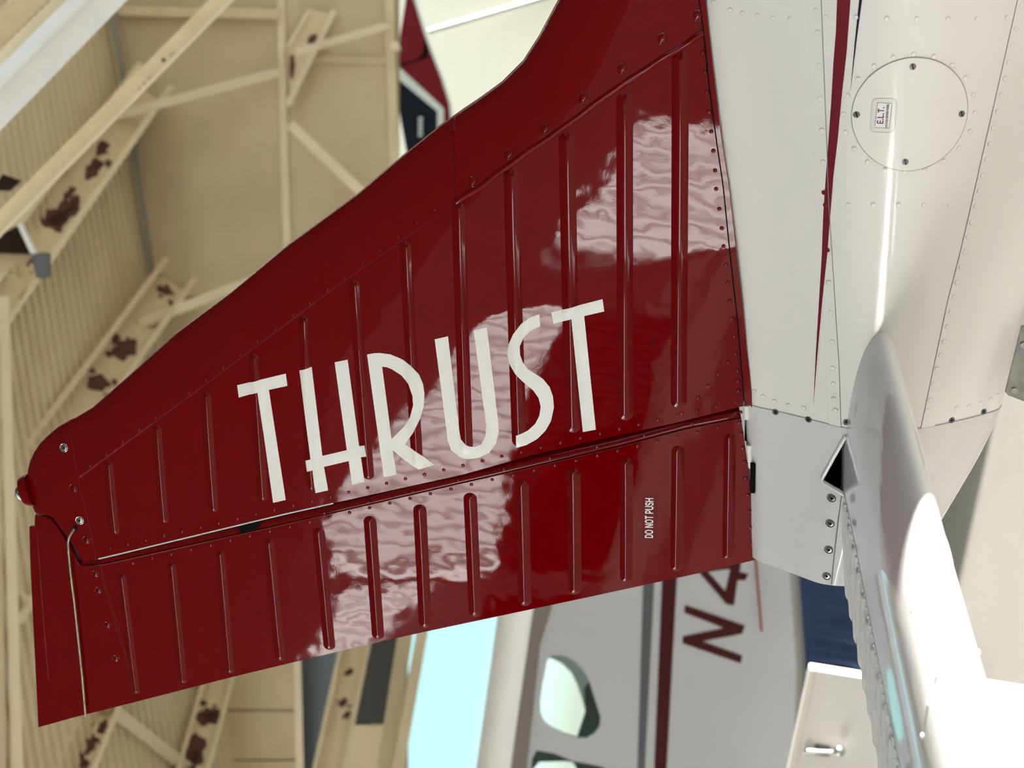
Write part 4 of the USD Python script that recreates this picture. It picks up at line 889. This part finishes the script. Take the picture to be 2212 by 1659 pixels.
# ================================================================== buildings round the aircraft
def siding(o, along, L, Hh, mat, name, parent=None, pitch=0.30, h=0.03, vertical=True, **kw):
    """A wall of ribbed sheets, 2 cm base, from o along 'along' (horizontal), Hh tall."""
    al = unit(along); nr = np.cross(al, HZ)              # face normal
    ks = []
    if vertical:
        for k in range(int(L / pitch)): b = k * pitch; ks += [(b, 0), (b + pitch * 0.7, 0), (b + pitch * 0.76, h), (b + pitch * 0.94, h)]
        ks.append((int(L / pitch) * pitch, 0))
        V = np.array([[o + al * b + nr * z + HZ * s for b, z in ks] for s in (0, Hh)])
    else:
        for k in range(int(Hh / pitch)): b = k * pitch; ks += [(b, 0), (b + pitch * 0.7, 0), (b + pitch * 0.76, h), (b + pitch * 0.94, h)]
        ks.append((int(Hh / pitch) * pitch, 0))
        V = np.array([[o + al * s + nr * z + HZ * b for b, z in ks] for s in (0, L)])
    return obj(name, grid_mesh(V), mat, parent, smooth=False, **kw)
# cream building beyond the opening
cB = thing('hangar_building', 'sunlit cream metal building seen bright beyond the hangar opening', 'building')
CBL, CBR = 5.0, 6.0
nb = unit(np.array([0.065, -0.998, 0])); ab = np.cross(HZ, nb)
ob = at_d(1050, 100, 27.0); ob[2] = 0
siding(ob - ab * CBL, ab, CBL + CBR, 8.5, 'cream_siding', 'wall', cB, pitch=0.25, h=0.004, vertical=False)
obj('conduit', tube([at_d(925, 68, 26.4), at_d(1240, -25, 26.7)], 0.045, 8), 'screw_grey', cB, smooth=True)
# dark roof over the aircraft, open to the viewer's back and to the nose
rf = trimesh.creation.box([17.2, 16.5, 0.12]); rf.apply_translation([-5.4, -4.25, 5.3]); obj('roof_slab', rf, 'dark_roof', roof, smooth=False, label='dark underside of the roof above the aircraft')
hw_ = trimesh.creation.box([0.1, 12.6, 2.0]); hw_.apply_translation([9.2, -1.7, 2.32 + 1.0]); obj('wall_front', hw_, 'cream_siding', None, smooth=False, kind='structure', label='cream header wall above the hangar opening ahead of the aircraft nose')
hw_ = trimesh.creation.box([0.1, 15.4, 5.6]); hw_.apply_translation([9.2, 12.3, 2.32 + 2.8]); obj('wall_front', hw_, 'cream_siding', None, smooth=False, kind='structure', label='tall cream wall above the far end of the opening ahead of the aircraft nose')
hw_ = trimesh.creation.box([0.1, 11.7, 9.0]); hw_.apply_translation([9.32, 14.15, 4.5]); obj('wall_side', hw_, 'cream_siding', None, smooth=False, kind='structure', label='cream wall beside the opening ahead of the aircraft nose')
# buildings across the apron, behind the photographer: they are what the glossy fin mirrors
def az_pt(az, r): return np.array([-1.1 - r * math.tan(math.radians(az)), YP - r, 0.0])
def sunlit_face(name, az0, r0, az1, r1, bot, top, z0, label, pitch=0.38, h=0.2, mat='white_siding'):
    """A ribbed wall from azimuth az0 to az1 (degrees aft of abeam); bot and top give its lower and upper edges as (azimuth, elevation)."""
    def level(tab):                                     # the table is in the aircraft's frame; turn it level
        o = []
        for A_, E_ in tab:
            A_, E_ = math.radians(A_), math.radians(E_); w = QP @ np.array([-math.cos(E_) * math.sin(A_), -math.cos(E_) * math.cos(A_), math.sin(E_)])
            o.append((math.degrees(math.atan2(-w[0], -w[1])), math.degrees(math.asin(w[2]))))
        return o
    bot, top = level(bot), level(top)
    a, b = az_pt(az0, r0), az_pt(az1, r1); L = np.linalg.norm(b - a); z0 = EYE[2] + (z0 - EYE_A[2]) * math.cos(PITCH) - 1.1 * math.sin(PITCH); al = (b - a) / L; nr = np.cross(HZ, al)
    if nr[0] < 0: nr = -nr
    ks = []
    for k in range(int(L / pitch)): q = k * pitch; ks += [(q, 0), (q + pitch * 0.62, 0), (q + pitch * 0.64, -h), (q + pitch * 0.98, -h)]
    ks.append((L, 0)); V = [[], []]
    for q, z in ks:
        p = a + al * q; r = YP - p[1]; az = math.degrees(math.atan2(-1.1 - p[0], r)); dist = r / math.cos(math.radians(az))
        e0 = np.interp(az, [x[0] for x in bot], [x[1] for x in bot]); e1 = np.interp(az, [x[0] for x in top], [x[1] for x in top])
        for row, e in ((0, e0), (1, e1)):
            w = p + nr * z; w = w + HZ * max(0.02, z0 + math.tan(math.radians(e)) * dist); V[row].append(w)
    t = thing(name, label, 'building')
    obj('wall', grid_mesh(np.array(V)), mat, t, smooth=False)
    V0 = np.array(V); base = V0[0].copy(); base[:, 2] = 0.0
    obj('door', grid_mesh(np.array([base - nr * 0.3, V0[0] - nr * 0.3 + HZ * 0.05])), 'black_void', t, smooth=False)
    return t
sunlit_face('hangar_building', 7.2, 24.0, 13.0, 19.5, [(0, -6), (40, -6)], [(7.2, 2.4), (9, 3.7), (12.8, 6.9)], 1.65, 'sunlit white ribbed shed with a sloping top, across the apron behind the camera', pitch=0.52, h=0.26)
sunlit_face('hangar_building', 20.0, 26.8, 33.4, 22.0, [(20, 3.0), (21, 3.2), (24, 4.6), (26, 5.2), (34, 4.9)], [(20, 6.9), (23, 8.9), (25, 10.4), (27.6, 12.3), (29, 12.5), (33.4, 11.6)], 2.1, 'large sunlit white ribbed hangar with a dark open door, across the apron behind the camera')
sunlit_face('hangar_building', 33.9, 27.0, 44.0, 21.0, [(33, 5.0), (44, 5.0)], [(33.9, 11.6), (40, 13), (44, 13)], 2.1, 'sunlit white ribbed hangar front beyond a narrow gap, across the apron behind the camera')
sunlit_face('hangar_building', 45.0, 24.0, 74.0, 9.0, [(0, -20), (80, -20)], [(40, 24), (80, 24)], 1.5, 'tall sunlit white hangar aft of the tail, across the apron behind the camera')
a_, b_ = az_pt(-8, 13.5), az_pt(-62, 9.0); al_ = unit(b_ - a_)
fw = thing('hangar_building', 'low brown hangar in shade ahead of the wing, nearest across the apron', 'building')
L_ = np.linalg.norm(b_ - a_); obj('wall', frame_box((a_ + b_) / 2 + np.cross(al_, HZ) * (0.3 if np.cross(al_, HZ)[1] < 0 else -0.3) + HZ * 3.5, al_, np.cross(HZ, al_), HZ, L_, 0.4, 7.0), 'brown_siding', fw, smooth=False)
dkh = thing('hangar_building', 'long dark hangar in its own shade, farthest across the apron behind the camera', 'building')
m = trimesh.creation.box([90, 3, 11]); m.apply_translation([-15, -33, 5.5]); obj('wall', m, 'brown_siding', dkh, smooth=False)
